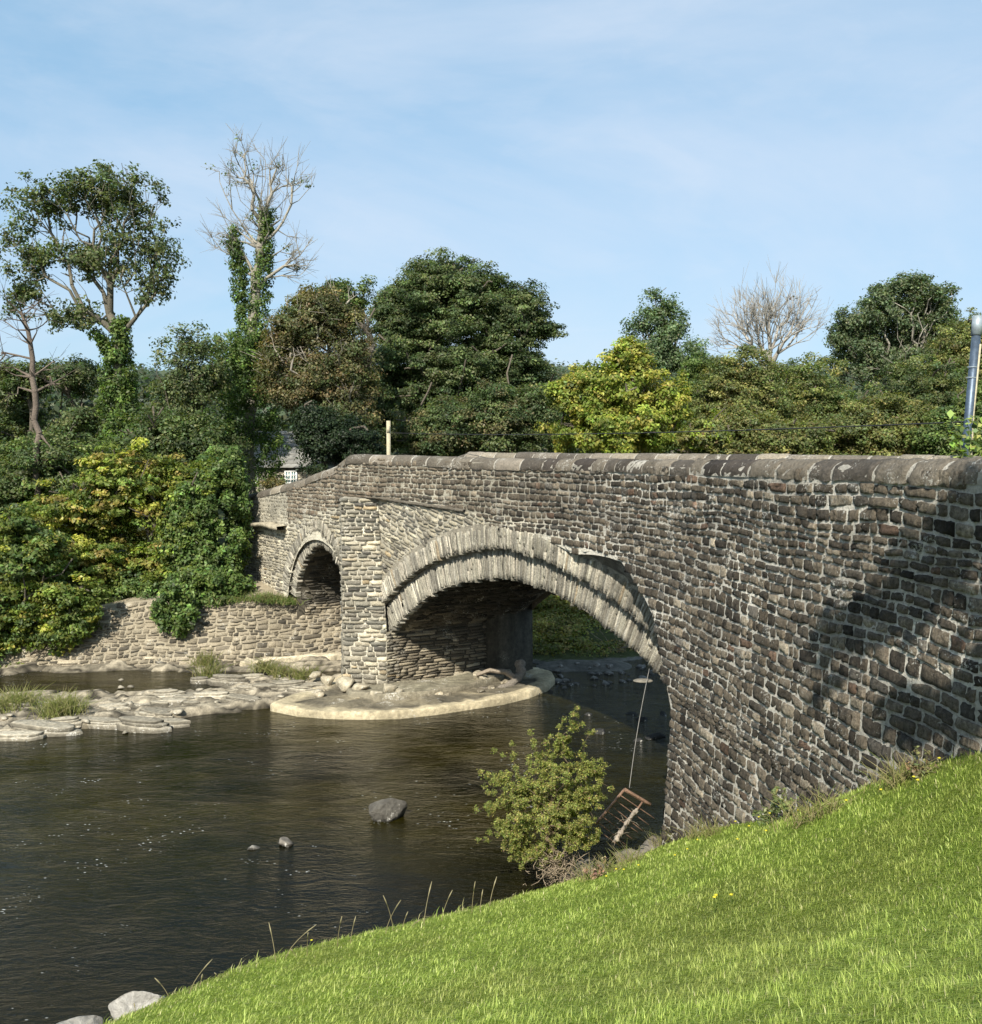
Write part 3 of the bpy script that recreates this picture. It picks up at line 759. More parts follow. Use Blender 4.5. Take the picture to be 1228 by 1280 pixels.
def ground_h(x, y, info=False):
    zn, dn = near_h(x, y)
    df = poly_sd(x, y, FARL)
    nz = fbm(x * .35, y * .35, s=2)
    n2 = fbm(x * 1.4, y * 2.2, s=6)
    n3 = fbm(x * 1.3 + y * .3, y * 4.2 - x * .6, s=61, o=5)
    # far land
    steep = np.where(x < -5.8, 1., 0.)
    zf_l = np.clip(df * 1.0 - .12, 0, 1.72) + np.clip(df - .6, 0, 40) * .06 + np.clip(df - 30, 0, 500) * .10
    zf_r = np.clip(df * .16, 0, .8) + np.clip(df - 5, 0, 30) * .07 + np.clip(df - 28, 0, 500) * .11
    zf = np.where(df > 0, zf_l * steep + zf_r * (1 - steep) + (nz - .5) * .5 * np.clip(df, 0, 1), -.6)
    zf = np.minimum(zf, 60) 
    bed = np.full(np.shape(x), -.55)
    # rock shelf below the retaining wall and beside the pier
    sh = poly_sd(x, y, SHELF)
    rim = np.clip(sh / .5, 0, 1)
    t = n3 * 5; terr = (np.floor(t) + np.clip((t - np.floor(t)) * 4, 0, 1)) / 5
    pool = np.exp(-(((x + 11.2) / 3.6) ** 4 + ((y - 28.0) / 1.05) ** 2 * 1.0))
    pool2 = np.exp(-(((x + 5.6) / 1.5) ** 2 + ((y - 28.9) / .45) ** 2))
    shz = -.5 + rim * (.54 + .45 * (terr - .42) + .10 * (n2 - .5)) - .75 * pool - .35 * pool2
    shz = np.where((x > -3.6) & (y > 26), shz - np.clip(x + 3.6, 0, 1) * .8, shz)
    # gravel bar beyond the arch
    gr = np.exp(-(((x - 2.9) / 2.0) ** 4 + ((y - 30.2) / 1.6) ** 2))
    gz = -.5 + gr * .66 + (n2 - .5) * .12
    z = np.maximum.reduce([bed, zn, zf, np.where(sh > 0, shz, -.6), gz])
    if info: return z, zn, dn, df, sh, gr
    return z
_f = [atz(px, py, 0.)[:2] for px, py in ((-900, 945), (-300, 935), (0, 930), (60, 922), (110, 917), (200, 916), (225, 905), (262, 897), (300, 896), (345, 889))]
SHELF = [tuple(p) for p in _f] + [(-4.2, 25.6), (-3.2, 27), (-2.6, 31), (-2.6, 34)]

def geo(a, b, first, ratio):
    out = []; x = a; st = first
    while x < b: out.append(x); x += st; st *= ratio
    return out
gx = np.array(sorted([-16.0 - v for v in geo(.2, 900, .3, 1.12)]) + list(np.arange(-16, 6.01, .085)) + [6 + v for v in geo(.2, 900, .3, 1.12)])
gy = np.array(sorted([-1.0 - v for v in geo(.3, 60, .5, 1.3)]) + list(np.arange(-1, 34.01, .11)) + [34 + v for v in geo(.2, 1200, .3, 1.1)])
X, Y = np.meshgrid(gx, gy, indexing='ij')
Z, zn, dn, df, sh, gr = ground_h(X, Y, True)
C = np.zeros(X.shape + (3,)) + np.array([.05, .042, .022])
isn = (zn >= Z - 1e-6)[..., None]
C = np.where(isn & (dn > -.05)[..., None], V(.19, .26, .055), np.where(isn, V(.10, .075, .045), C))
isf = ((df > 0) & (Z > .05))[..., None]
C = np.where(isf & ~isn, V(.05, .06, .02), C)
far = np.clip((Y - 90) / 150, 0, 1)[..., None]
C = np.where(isf & ~isn, C * (1 - far) + V(.07, .10, .06) * far, C)
rk = fbm(X * 2.2, Y * 2.2, s=71)[..., None]
rk2 = fbm(X * 3 + Y, Y * 14 - X * 2, s=73)[..., None]
shc = np.array([.30, .26, .19]) * np.clip(.15 + 1.1 * rk + .9 * np.clip((rk2 - .45) * 3, -.7, .6), .12, 1.6)
wet = np.clip((Z[..., None] - .01) / .07, 0, 1)
shc = shc * (.25 + .75 * wet)
C = np.where(((sh > 0)[..., None]) & ~isn & ~isf, shc, C)
C = np.where(((gr > .25)[..., None]) & ~isn & ~isf, V(.12, .115, .10) * (.5 + rk), C)
C = np.where((Z < -.04)[..., None] & ~isn, C * .5 + .5 * V(.05, .04, .015), C)
acc = Acc(); add_grid(acc, np.stack([X, Y, Z], -1), C)
tag(acc.build('ground', M['ground'], None, True), kind='structure')

# water
acc = Acc()
wx = np.linspace(-70, 60, 14); wy = np.linspace(-6, 60, 8); WX, WY = np.meshgrid(wx, wy, indexing='ij')
add_grid(acc, np.stack([WX, WY, 0 * WX], -1))
tag(acc.build('river', M['water']), kind='structure')

# ------------------------------------------------------------------ rocks
def ico(sub):
    bm = bmesh.new(); bmesh.ops.create_icosphere(bm, subdivisions=sub, radius=1)
    v = np.array([p.co[:] for p in bm.verts]); f = np.array([[q.index for q in p.verts] for p in bm.faces]); bm.free(); return v, f
ICO = {k: ico(k) for k in (2, 3, 4, 5)}
def rock_geo(size, seed, sub=4, cuts=9, rough=.10):
    v, f = ICO[sub]; v = v.copy(); rng = np.random.default_rng(seed)
    for _ in range(cuts):
        n = rng.normal(0, 1, 3); n /= np.linalg.norm(n); d = rng.uniform(.38, .78)
        k = np.clip(v @ n - d, 0, None); v -= k[:, None] * n * .92
    nz = fbm(v[:, 0] * 2.2 + seed, v[:, 1] * 2.2, v[:, 2] * 2.2, s=seed, o=5) - .5
    v = v * (1 + nz[:, None] * rough * 3)
    return v * np.asarray(size, float), f
def rock(name, label, cat, loc, size, seed, col=(.3, .27, .21), rz=0., group=None, sub=4, mat='rock', wet=True):
    v, f = rock_geo(size, seed, sub)
    ca, sa = math.cos(rz), math.sin(rz); v = v @ np.array([[ca, sa, 0], [-sa, ca, 0], [0, 0, 1]])
    c = np.broadcast_to(V(*col), v.shape).copy()
    if wet: c *= np.clip(.3 + .7 * (v[:, 2:3] + loc[2] - .02) / .05, .3, 1)
    a = Acc(); a.add(v, f, c); o = a.build(name, M[mat], None, False); o.location = [float(q) for q in loc]
    return tag(o, label, cat, group)
p = atz(486, 1024, 0.); rock('boulder', 'large angular dark boulder standing alone in the open river', 'boulder', p + [0, .1, .03], (.46, .34, .33), 12, (.10, .092, .077), .2, sub=5)
p = atz(317, 1062, 0.); rock('river_stone', 'small pale wet stone in mid river, left of a darker stone', 'stone', p + [0, .05, .0], (.14, .12, .09), 13, (.33, .31, .27), .4)
p = atz(357, 1057, 0.); rock('river_stone', 'small dark rounded stone in mid river, right of a paler stone', 'stone', p + [0, .05, .02], (.14, .13, .13), 14, (.2, .18, .15), .9)
p = atz(178, 1250, .25); rock('bank_rock', 'big whitish sunlit rock at the foot of the grassy bank', 'rock', (p[0], p[1], .16), (.40, .3, .26), 15, (.36, .345, .31), .3, sub=5)
p = atz(92, 1283, .1); rock('bank_rock', 'low grey rock at the waterline below the bank, beside the big whitish rock', 'rock', (p[0], p[1], .08), (.34, .25, .16), 16, (.33, .31, .27), .1)
# slabs of the rock shelf
slabs = [(60, 912, .95, .34, .15), (20, 918, .8, .3, .14), (125, 903, 1.0, .32, .14), (180, 908, .8, .3, .13), (212, 903, .55, .25, .17), (150, 876, .5, .22, .12), (205, 885, .7, .3, .13), (245, 884, .75, .28, .14),
         (262, 872, .5, .2, .13), (300, 873, .8, .3, .12), (330, 862, .6, .3, .12), (290, 852, .7, .26, .13), (355, 848, .55, .24, .13), (380, 862, .5, .26, .13), (318, 846, .5, .2, .12), (90, 893, .6, .22, .16), (250, 850, .35, .16, .12)]
def slab_geo(acc, a, b, rng, col):
    z = -.12
    n = rng.integers(11, 17); th = np.sort(rng.uniform(0, 2 * PI, n) * .35 + np.arange(n) * 2 * PI / n * .65 + .0)
    th = np.arange(n) * 2 * PI / n + rng.normal(0, .08, n)
    rad = .78 + .34 * rng.random(n); rad = (rad + np.roll(rad, 1) * .8) / 1.8
    P = np.c_[np.cos(th) * rad * a, np.sin(th) * rad * b]; off = np.zeros(2)
    for L in range(rng.integers(1, 4)):
        h = rng.uniform(.03, .10) + (.12 if L == 0 else 0)
        k = 1.0 - .16 * L * rng.uniform(.7, 1.3); off = off + rng.normal(0, .04, 2) * [a, b] + [0, .05 * b]
        Q = P * k * (1 + rng.normal(0, .07, (n, 1))) + off
        rings = [np.c_[Q, np.full(n, z)], np.c_[Q * 1.0 + 0, np.full(n, z + h * .8)], np.c_[off + (Q - off) * .965, np.full(n, z + h)]]
        for f in (.75, .5, .25, 0.): rings.append(np.c_[off + (Q - off) * f + rng.normal(0, .008, (n, 2)) * (f > 0), z + h + rng.normal(0, .007, n) * (f > 0)])
        G = np.stack(rings, 1); G = np.concatenate([G, G[:1]])
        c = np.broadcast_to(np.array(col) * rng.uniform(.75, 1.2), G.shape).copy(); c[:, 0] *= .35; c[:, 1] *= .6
        add_grid(acc, G, c); z += h
slabs += [(rs_[0], rs_[1], rs_[2], rs_[2] * .42, 0) for rs_ in np.c_[np.random.default_rng(4).uniform(-10, 400, 34), np.random.default_rng(14).uniform(0, 1, 34), np.random.default_rng(24).uniform(.25, .75, 34)] for rs_ in [(rs_[0], (870 + 46 * (1 - rs_[0] / 400) - 0) - 26 * rs_[1] if rs_[0] < 270 or rs_[1] < .4 else 838 + 30 * rs_[1], rs_[2])]]
for i, (px, py, a, b, c) in enumerate(slabs):
    p = atz(px, py, .1); rg = np.random.default_rng(400 + i); acc = Acc()
    slab_geo(acc, a * .9, b * .85, rg, V(.47, .42, .32) * rg.uniform(.6, 1.15))
    o = acc.build('rock_slab', M['rock']); o.location = (p[0], p[1], rg.uniform(.0, .07)); o.rotation_euler = (rg.normal(0, .03), rg.normal(0, .03), rg.normal(0, .15))
    tag(o, 'pale flat bedrock slab lying on the shelf below the far retaining wall', 'rock', 'flat rock slabs of the river shelf')
rs = np.random.default_rng(5)
for i in range(46):
    if i < 30: px, py = rs.uniform(150, 400), rs.uniform(838, 880)
    else: px, py = rs.uniform(0, 260), rs.uniform(880, 915)
    p = atz(px, py, .12); r = rs.uniform(.05, .15)
    rock('loose_stone', 'pale loose stone scattered over the bedrock shelf', 'stone', (p[0], p[1], max(ground_h(p[0], p[1]), .0) + r * .3), (r * 1.3, r, r * .6), 80 + i, (.38, .34, .26), rs.uniform(0, 3), 'loose stones on the bedrock shelf', 2)
for i in range(90):
    px, py = rs.uniform(655, 835), rs.uniform(832, 868)
    if py > 846 + 22 * (1 - (px - 655) / 180): continue
    p = atz(px, py, .05); r = rs.uniform(.06, .17)
    rock('shingle_stone', 'grey shaded cobble on the shingle bar behind the main arch', 'stone', (p[0], p[1], max(float(ground_h(p[0], p[1])), -.03) + r * .2), (r * 1.3, r, r * .7), 180 + i, (.22, .21, .19), rs.uniform(0, 3), 'cobbles of the shingle bar', 2)
for i, (px, py, r) in enumerate(((752, 915, .24), (805, 900, .20), (818, 922, .25), (790, 893, .16), (830, 893, .18), (735, 893, .14), (800, 925, .16))):
    p = atz(px, py, 0.); rock('rapid_stone', 'dark wet stone breaking the rapids beneath the main arch', 'stone', (p[0], p[1], -.02), (r * 1.3, r, r * .5), 300 + i, (.04, .04, .038), rs.uniform(0, 3), 'dark wet stones in the rapids', 3, wet=False)
for i, (px, py, Y_, r) in enumerate(((790, 1068, 14.8, .3), (745, 1085, 14.3, .28), (812, 1052, 15.6, .26), (722, 1092, 14., .22), (838, 1052, 15.6, .2))):
    p = at(px, py, Y_); rock('bank_boulder', 'half buried brown boulder in the eroded bank between the shrub and the wing wall', 'boulder', (p[0], p[1], max(p[2] - .1, .02)), (r * 1.3, r, r * .8), 320 + i, (.2, .175, .14), rs.uniform(0, 3), 'boulders in the eroded bank', 4)
rs2 = np.random.default_rng(31); FR_ = [(rs2.uniform(395, 640), 0, rs2.uniform(.06, .17)) for _ in range(34)]
for i, (px, py, r) in enumerate([(a_, 856 + 10 * rs2.random() - .000 * a_ + (8 if a_ < 560 else -6) * rs2.random(), c_) for a_, b_, c_ in FR_]):
    p = atz(px, py, .2); rock('footing_rock', 'rough tan block of broken footing at the base of the pier', 'rock', (p[0], p[1], .20), (r * 1.3, r, r * .7), 640 + i, V(.36, .31, .22) * rs2.uniform(.4, 1.1), rs2.uniform(0, 3), 'broken footing rocks round the pier', 3)
for i, (px, py, r) in enumerate(((432, 858, .28), (452, 862, .22), (485, 864, .25), (410, 852, .2), (600, 848, .26), (470, 868, .16), (500, 866, .14), (395, 846, .2))):
    p = atz(px, py, .3); rock('footing_rock', 'rough tan block of broken footing at the base of the pier', 'rock', (p[0], p[1], .34), (r * 1.2, r, r * .8), 340 + i, (.42, .37, .27), rs.uniform(0, 3), 'broken footing rocks round the pier', 3)

# ------------------------------------------------------------------ retaining wall on the far bank
acc = Acc()
RWp = np.array([(-27., 29.3), (-15.2, 29.92), (-14.5, 30.0), (-11.5, 30.1), (-8.0, 30.3), (-6.1, 30.8), (-4.5, 31.6), (-3.6, 32.0)]); cl = np.r_[0, np.cumsum(np.linalg.norm(np.diff(RWp, axis=0), axis=1))]
rtop = lambda u: np.interp(u, cl, [.9, .9, 1.3, 1.85, 2.0, 1.95, 1.65, 1.4])
def FR(U, W, h):
    U = np.asarray(U, float); W = np.asarray(W, float)
    x = np.interp(U, cl, RWp[:, 0]); y = np.interp(U, cl, RWp[:, 1])
    return np.stack([x + 0 * W, y - .25 + .82 * np.clip(W, 0, 3) - np.asarray(h) + 0 * W, W + 0 * U], -1)
U, W = np.meshgrid(np.linspace(0, cl[-1], 120), np.linspace(0, 1, 12), indexing='ij')
G = FR(U, -.4 + (rtop(U) + .4) * W, 0 * U - .005); add_grid(acc, G, np.broadcast_to(V(.37, .32, .23), G.shape), flip=False)
G = np.stack([FR(U[:, 0], rtop(U[:, 0]), 0 * U[:, 0]), FR(U[:, 0], rtop(U[:, 0]) + .05, 0 * U[:, 0] - .6), FR(U[:, 0], rtop(U[:, 0]) + .4, 0 * U[:, 0] - 3.)], 1); add_grid(acc, G, np.broadcast_to(V(.4, .34, .24), G.shape), flip=False)
stones(acc, FR, 0, cl[-1], -.3, 2.1, .10, (.14, .42), lambda u, v, cu, cv: (v < rtop(u) - .02) & (u > .1), PAL_WARM, gap=.025, hmax=.05, sink=.02, wav=.08, rng=np.random.default_rng(99), bumpy=.02)
rw = thing('retaining_wall', 'low sunlit tan rubble wall along the far bank, left of the small arch', 'wall', (-11, 29.9, 0))
acc.build('rubble_face', M['light_stone'], rw, False, (-11, 29.9, 0))
acc = Acc()   # pale concrete ledge at its foot, by the small arch
prism(acc, dens([atz(300, 836, 0.)[:2], atz(430, 826, 0.)[:2], (-4.0, 31.6), (-7.6, 30.6)]), -.3, .22, (.55, .48, .34), lip=.05)
acc.build('footing_ledge', M['concrete'], rw, False, (-11, 29.9, 0))

# ------------------------------------------------------------------ foliage
def leaves(acc, cen, nrm_bias, size, n_per, rad, flat, col, rng, var=.22, cvar=.22, elong=1.5, up=.6, droop=0.):
    cen = np.asarray(cen); nc = len(cen)
    n = nc * n_per
    ci = np.repeat(np.arange(nc), n_per)
    d = rng.normal(0, 1, (n, 3)); d /= np.linalg.norm(d, axis=1, keepdims=True)
    rr = rng.random((n, 1)) ** .45
    rc = np.broadcast_to(rad, nc)[ci][:, None] * rng.uniform(.75, 1.25, nc)[ci][:, None]
    P = cen[ci] + d * rr * rc * np.array([1, 1, flat])
    nr = d * .55 + nrm_bias[ci] * .5 + np.array([0, 0, up]) + rng.normal(0, .55, (n, 3)); nr /= np.linalg.norm(nr, axis=1, keepdims=True)
    r = rng.normal(0, 1, (n, 3)) + np.array([0, 0, -droop]); a = np.cross(nr, r); a /= np.linalg.norm(a, axis=1, keepdims=True); b = np.cross(nr, a)
    s = size * rng.uniform(.6, 1.35, (n, 1))
    v = np.stack([P - b * s * .5 * elong, P + a * s * .42 - b * s * .08, P + b * s * .5 * elong, P - a * s * .42 - b * s * .08], 1)
    v[:, 1] += nr * s * .12; v[:, 3] += nr * s * .12
    col = np.asarray(col, float)
    k = rng.choice(len(col), nc)
    cc = col[k] * np.exp(rng.normal(0, cvar, (nc, 1)))
    lc = np.array([1.16, 1.08, 1.30]) * cc[ci] * np.exp(rng.normal(0, var, (n, 1))) * (1 + rng.normal(0, .08, (n, 3)))
    acc.add(v.reshape(-1, 3), np.arange(n * 4).reshape(-1, 4), np.clip(np.repeat(lc, 4, 0), .003, .6))

def skeleton(base, tips, rng, r0, step=.55, jitter=.12, start=None, up=.15, expo=.42, tipr=.012, pwt=.28):
    """grow a branch graph from the base through all tips; returns nodes, parent, radius"""
    nodes = [np.array(base, float)]; par = [-1]; dist = [0.]
    if start is not None:
        for q in start:
            a = nodes[-1]; q = np.asarray(q, float); L = np.linalg.norm(q - a); k = max(1, int(L / step)); a0 = a.copy(); dv = (q - a0) / k
            for t in range(k):
                nodes.append(a0 + dv * (t + 1) + (rng.normal(0, jitter * .5, 3) if t < k - 1 else 0)); par.append(len(nodes) - 2); dist.append(dist[-1] + np.linalg.norm(nodes[-1] - nodes[-2]))
    b0 = nodes[-1]
    order = np.argsort(np.linalg.norm(tips - b0, axis=1) + rng.uniform(0, .8, len(tips)))
    arr = np.zeros((200000, 3)); arr[:len(nodes)] = nodes; dd = np.zeros(200000); dd[:len(nodes)] = dist
    n = len(nodes); nstart = n
    mn = 0 if start is None else max(0, int(nstart * .55))
    for ti in order:
        p = tips[ti]; A = arr[mn:n]
        d = np.linalg.norm(A - p, axis=1)
        cost = d + pwt * dd[mn:n] + .5 * np.clip(A[:, 2] - p[2], 0, None)
        j = int(np.argmin(cost)) + mn; L = np.linalg.norm(p - arr[j])
        if L < 1e-3: continue
        k = max(1, int(L / step)); a0 = arr[j].copy(); prev = j
        side = rng.normal(0, 1, 3) * jitter * L * .35; side[2] = abs(side[2]) * up * 3
        for t in range(k):
            f = (t + 1) / k
            q = a0 + (p - a0) * f + side * math.sin(PI * f) + (rng.normal(0, jitter * .25, 3) if f < 1 else 0)
            arr[n] = q; par.append(prev); dd[n] = dd[prev] + np.linalg.norm(q - arr[prev]); prev = n; n += 1
    arr = arr[:n]; par = np.array(par)
    cnt = np.zeros(n); child = np.zeros(n)
    hasc = np.zeros(n, bool); hasc[par[par >= 0]] = True
    cnt[~hasc] = 1
    for i in range(n - 1, 0, -1): cnt[par[i]] += cnt[i]
    rad = np.maximum(r0 * (cnt / cnt[0]) ** expo, tipr)
    return arr, par, rad, hasc

def sample_blobs(blobs, n, rng, shell=.55):
    """blobs: (center3, radii3); sample points weighted to the outside"""
    vol = np.array([b[1][0] * b[1][1] * b[1][2] for b in blobs]); w = vol ** .75; w /= w.sum()
    k = rng.choice(len(blobs), n, p=w)
    d = rng.normal(0, 1, (n, 3)); d /= np.linalg.norm(d, axis=1, keepdims=True)
    r = rng.random((n, 1)) ** (1 - shell * .8)
    c = np.array([b[0] for b in blobs])[k]; R = np.array([b[1] for b in blobs])[k]
    bum = .70 + .62 * vn(d[:, 0:1] * 2.6 + k[:, None] * 7.3, d[:, 1:2] * 2.6, d[:, 2:3] * 2.6, s=3)
    return c + d * r * R * bum, d
def tree(name, label, cat, Y, basepx, basez, blobs, nt=260, ncl=600, per=34, leaf=.17, crad=.5, cols=((.05, .08, .02),), r0=.25, seed=1, start=None, bark=(.13, .11, .085), flat=.62, group=None, shell=.55, bare=0., gapn=.0, twigs=0, ivy=None, dscale=.85, cv=.22, upb=.6, step=.55, expo=.42, tipr=.012, jitter=.12, pwt=.28, lump=.85):
    rng = np.random.default_rng(seed); leaf *= .52; per = int(per * 2.6)
    base = at(basepx, 570, Y); base[2] = basez
    B = []
    for b in blobs:
        px, py, rx, ry = b[:4]; dy = b[4] if len(b) > 4 else 0.
        c = at(px, py, Y + dy); k = (Y + dy) / FPX
        B.append((c, V(rx * k, rx * k * dscale, ry * k)))
    root = thing(name, label, cat, base, group)
    st = None if start is None else [at(*q) if len(q) == 3 else at(q[0], q[1], Y) for q in start]
    tips, _ = sample_blobs(B, nt, rng, .35)
    arr, par, rad, hasc = skeleton(base, tips, rng, r0, start=st, step=step, expo=expo, tipr=tipr, jitter=jitter, pwt=pwt)
    a = Acc(); i = np.arange(1, len(arr))
    bc = np.asarray(bark) * np.exp(np.random.default_rng(seed).normal(0, .12, (len(i), 1)))
    add_tubes(a, arr[par[i]], arr[i], rad[par[i]] * np.where(rad[par[i]] > 2.2 * rad[i], .55, 1.), rad[i], bc, 6)
    if twigs:
        ti = np.where(~hasc)[0]; ti = ti[rng.integers(len(ti), size=twigs)]
        dv = arr[ti] - arr[par[ti]]; dv /= np.linalg.norm(dv, axis=1, keepdims=True) + 1e-9
        e = arr[ti] + (dv * .9 + rng.normal(0, .38, (twigs, 3)) + [0, 0, .3]) * rng.uniform(.2, .8, (twigs, 1)) * Y / 50
        s0 = arr[ti] * (1 - .0)
        add_tubes(a, s0, e, tipr * .85, tipr * .35, bark, 4)
        e2 = e + (dv * .3 + rng.normal(0, .6, (twigs, 3))) * .35; add_tubes(a, (s0 + e) / 2, e2, tipr * .6, tipr * .3, bark, 4)
    a.build('trunk', M['bark'], root, True, base)
    if ncl:
        a = Acc()
        if bare >= 1 or gapn > 0:     # leaves only at the branch tips : airy
            ti = np.where(~hasc)[0]; q_ = vn(arr[ti, 0] * .8, arr[ti, 1] * .8, arr[ti, 2] * .9, s=seed + 1); ti = ti[q_ > np.quantile(q_, .22)]; ti = ti[rng.integers(len(ti), size=ncl)]
            cen = arr[ti] + rng.normal(0, crad * .5, (ncl, 3)); nb = cen - np.mean([b[0] for b in B], 0); nb /= np.linalg.norm(nb, axis=1, keepdims=True)
        else:
            cen, nb = sample_blobs(B, int(ncl * 1.9), rng, shell)
            q_ = vn(cen[:, 0] * lump, cen[:, 1] * lump, cen[:, 2] * lump * 1.5, s=seed) + rng.normal(0, .19, len(cen))
            k_ = np.argsort(-q_)[:ncl]; cen = cen[k_]; nb = nb[k_]
        leaves(a, cen, nb, leaf, per, crad, flat, cols, rng, cvar=cv, up=upb)
        a.build('crown', M['leaf'], root, False, base)
    if ivy:
        a = Acc(); cen = []; nb = []
        for (p0, p1, ra, rb, n) in ivy:
            q0 = at(*p0); q1 = at(*p1)
            t = rng.random((n, 1)); th = rng.uniform(0, 2 * PI, (n, 1)); rr = ra + (rb - ra) * t; rr = rr * (.7 + .6 * rng.random((n, 1))) * (.75 + .5 * vn(t * 7, th * 0 + n))
            d = np.concatenate([np.cos(th), np.sin(th), 0 * th], 1); cen.append(q0 + (q1 - q0) * t + d * rr); nb.append(d)
        leaves(a, np.concatenate(cen), np.concatenate(nb), leaf * .95, 20, .22, 1., IVY, rng, up=.5, cvar=.3)
        a.build('ivy', M['leaf'], root, False, base)
    return root

IVY = [(.085, .14, .03), (.11, .17, .036), (.06, .105, .026)]
G_DARK = [(.072, .108, .034), (.09, .128, .04), (.058, .09, .03), (.11, .14, .048)]
G_MID = [(.095, .145, .034), (.12, .165, .04), (.07, .115, .03)]
G_OLIVE = [(.15, .175, .045), (.12, .15, .042), (.185, .19, .055), (.095, .125, .038)]
G_YEL = [(.21, .27, .04), (.26, .29, .045), (.16, .22, .035), (.30, .30, .06)]
G_BROWN = [(.12, .12, .045), (.15, .13, .05), (.09, .10, .036), (.075, .10, .032)]
G_AIRY = [(.095, .13, .048), (.075, .11, .042), (.125, .15, .055)]
G_MAPLE = [(.15, .20, .032), (.12, .165, .028), (.25, .275, .045), (.10, .15, .028), (.24, .22, .05)]

# --- left side
tree('ash_tree', 'tall airy tree with ivied forked trunk rising against the sky at far left', 'tree', 44, 150, 2.2,
     [(60, 262, 52, 34), (130, 248, 60, 44), (175, 285, 42, 55), (45, 320, 48, 42), (110, 330, 55, 42), (30, 370, 36, 28), (185, 350, 34, 34), (95, 395, 40, 18), (196, 320, 26, 40), (150, 222, 38, 20)],
     nt=900, ncl=1600, per=6, leaf=.21, crad=.33, cols=G_AIRY, r0=.23, expo=.52, pwt=.5, seed=3, start=[(152, 500), (148, 455), (150, 420)], gapn=1, step=.7,
     ivy=[((150, 560, 44), (148, 445, 44), .75, .5, 380), ((148, 450, 44), (152, 400, 44), .45, .25, 110), ((148, 450, 44), (118, 415, 44), .32, .18, 70)], bark=(.16, .145, .11), flat=.7)
tree('dead_tree', 'leafless snag with grey broken trunk in front of the woods at the left edge', 'tree', 38, 48, 2.0,
     [(30, 400, 30, 28), (8, 450, 16, 26), (62, 470, 26, 20), (85, 575, 24, 8), (20, 480, 16, 20)],
     nt=60, ncl=0, r0=.12, expo=.5, seed=8, start=[(46, 560), (44, 490), (38, 430), (28, 395)], bark=(.15, .12, .095), twigs=110, tipr=.012, step=.5, jitter=.09)
tree('ivy_clad_tree', 'dead topped tree with two stems wrapped in ivy and bare twigs against the sky', 'tree', 45, 312, 2.2,
     [(310, 220, 38, 46), (365, 232, 30, 26), (290, 300, 28, 34), (330, 270, 30, 36), (365, 325, 28, 26), (306, 192, 14, 14), (345, 208, 18, 14)],
     nt=230, ncl=40, per=5, leaf=.17, crad=.3, cols=G_AIRY, r0=.24, expo=.58, pwt=.6, seed=4, start=[(312, 480), (316, 400), (325, 330), (330, 270)], bark=(.30, .275, .225), gapn=1, twigs=520, tipr=.014, step=.6,
     ivy=[((308, 420, 45), (294, 300, 45), .34, .22, 220), ((298, 320, 45), (292, 285, 45), .3, .15, 50), ((322, 420, 45), (335, 262, 45), .42, .2, 280), ((312, 620, 45), (312, 550, 45), 1.1, 1.2, 260), ((312, 560, 45), (312, 415, 45), 1.3, .8, 800), ((300, 500, 44.5), (296, 420, 44.5), 1.25, .9, 500)])
tree('scrub_tree', 'thin airy young tree with grey green leaves between the two ivied trees', 'tree', 41, 235, 2.2, [(238, 435, 34, 28), (225, 475, 36, 34), (258, 480, 28, 34), (222, 520, 36, 30)], nt=260, ncl=900, per=7, leaf=.17, crad=.34, expo=.5, cols=G_AIRY, r0=.11, seed=9, gapn=1)
tree('scrub_tree', 'dark straggling tree behind the leafless snag at the left edge', 'tree', 46, 90, 2.2, [(90, 470, 48, 22), (30, 480, 40, 30), (110, 520, 50, 30), (20, 540, 50, 36), (70, 560, 60, 24)], nt=160, ncl=900, per=26, leaf=.19, crad=.45, cols=G_DARK + G_AIRY, r0=.2, seed=10, gapn=1)
tree('understorey_tree', 'shaded green tree filling the gap behind the bright maple', 'tree', 39, 210, 2.1, [(190, 545, 50, 40), (70, 590, 70, 50), (10, 600, 60, 50), (250, 560, 46, 44), (160, 600, 60, 50), (270, 590, 28, 50)], nt=120, ncl=1700, per=26, leaf=.17, crad=.42, cols=G_MID + G_DARK, r0=.18, seed=11)
# brown-green tree with pale twigs
tree('twiggy_tree', 'brownish green tree laced with pale dead twigs, left of the big domed tree', 'tree', 42, 400, 2.5,
     [(395, 462, 60, 46), (378, 482, 42, 36), (430, 520, 50, 60), (395, 405, 46, 44), (350, 450, 26, 50), (440, 440, 36, 50)], nt=220, ncl=1700, per=34, leaf=.15, crad=.42, cols=G_BROWN, r0=.3, seed=12, bark=(.36, .32, .26), twigs=260, tipr=.02)
tree('light_green_tree', 'sunny light green tree top peeping behind the twiggy brown tree', 'tree', 50, 428, 2.5, [(428, 368, 34, 30), (405, 385, 40, 30), (440, 400, 36, 30)], nt=80, ncl=420, per=26, leaf=.2, crad=.42, cols=G_MID + [(.12, .16, .045)], r0=.2, seed=13, gapn=1)
tree('dark_holly', 'very dark evergreen bush behind the descending parapet beside the cottage', 'bush', 38, 405, 3.0, [(412, 562, 34, 40), (445, 555, 34, 36), (392, 530, 24, 34)], nt=60, ncl=800, per=30, leaf=.14, crad=.35, cols=[(.02, .036, .014), (.03, .05, .018)], r0=.15, seed=14)
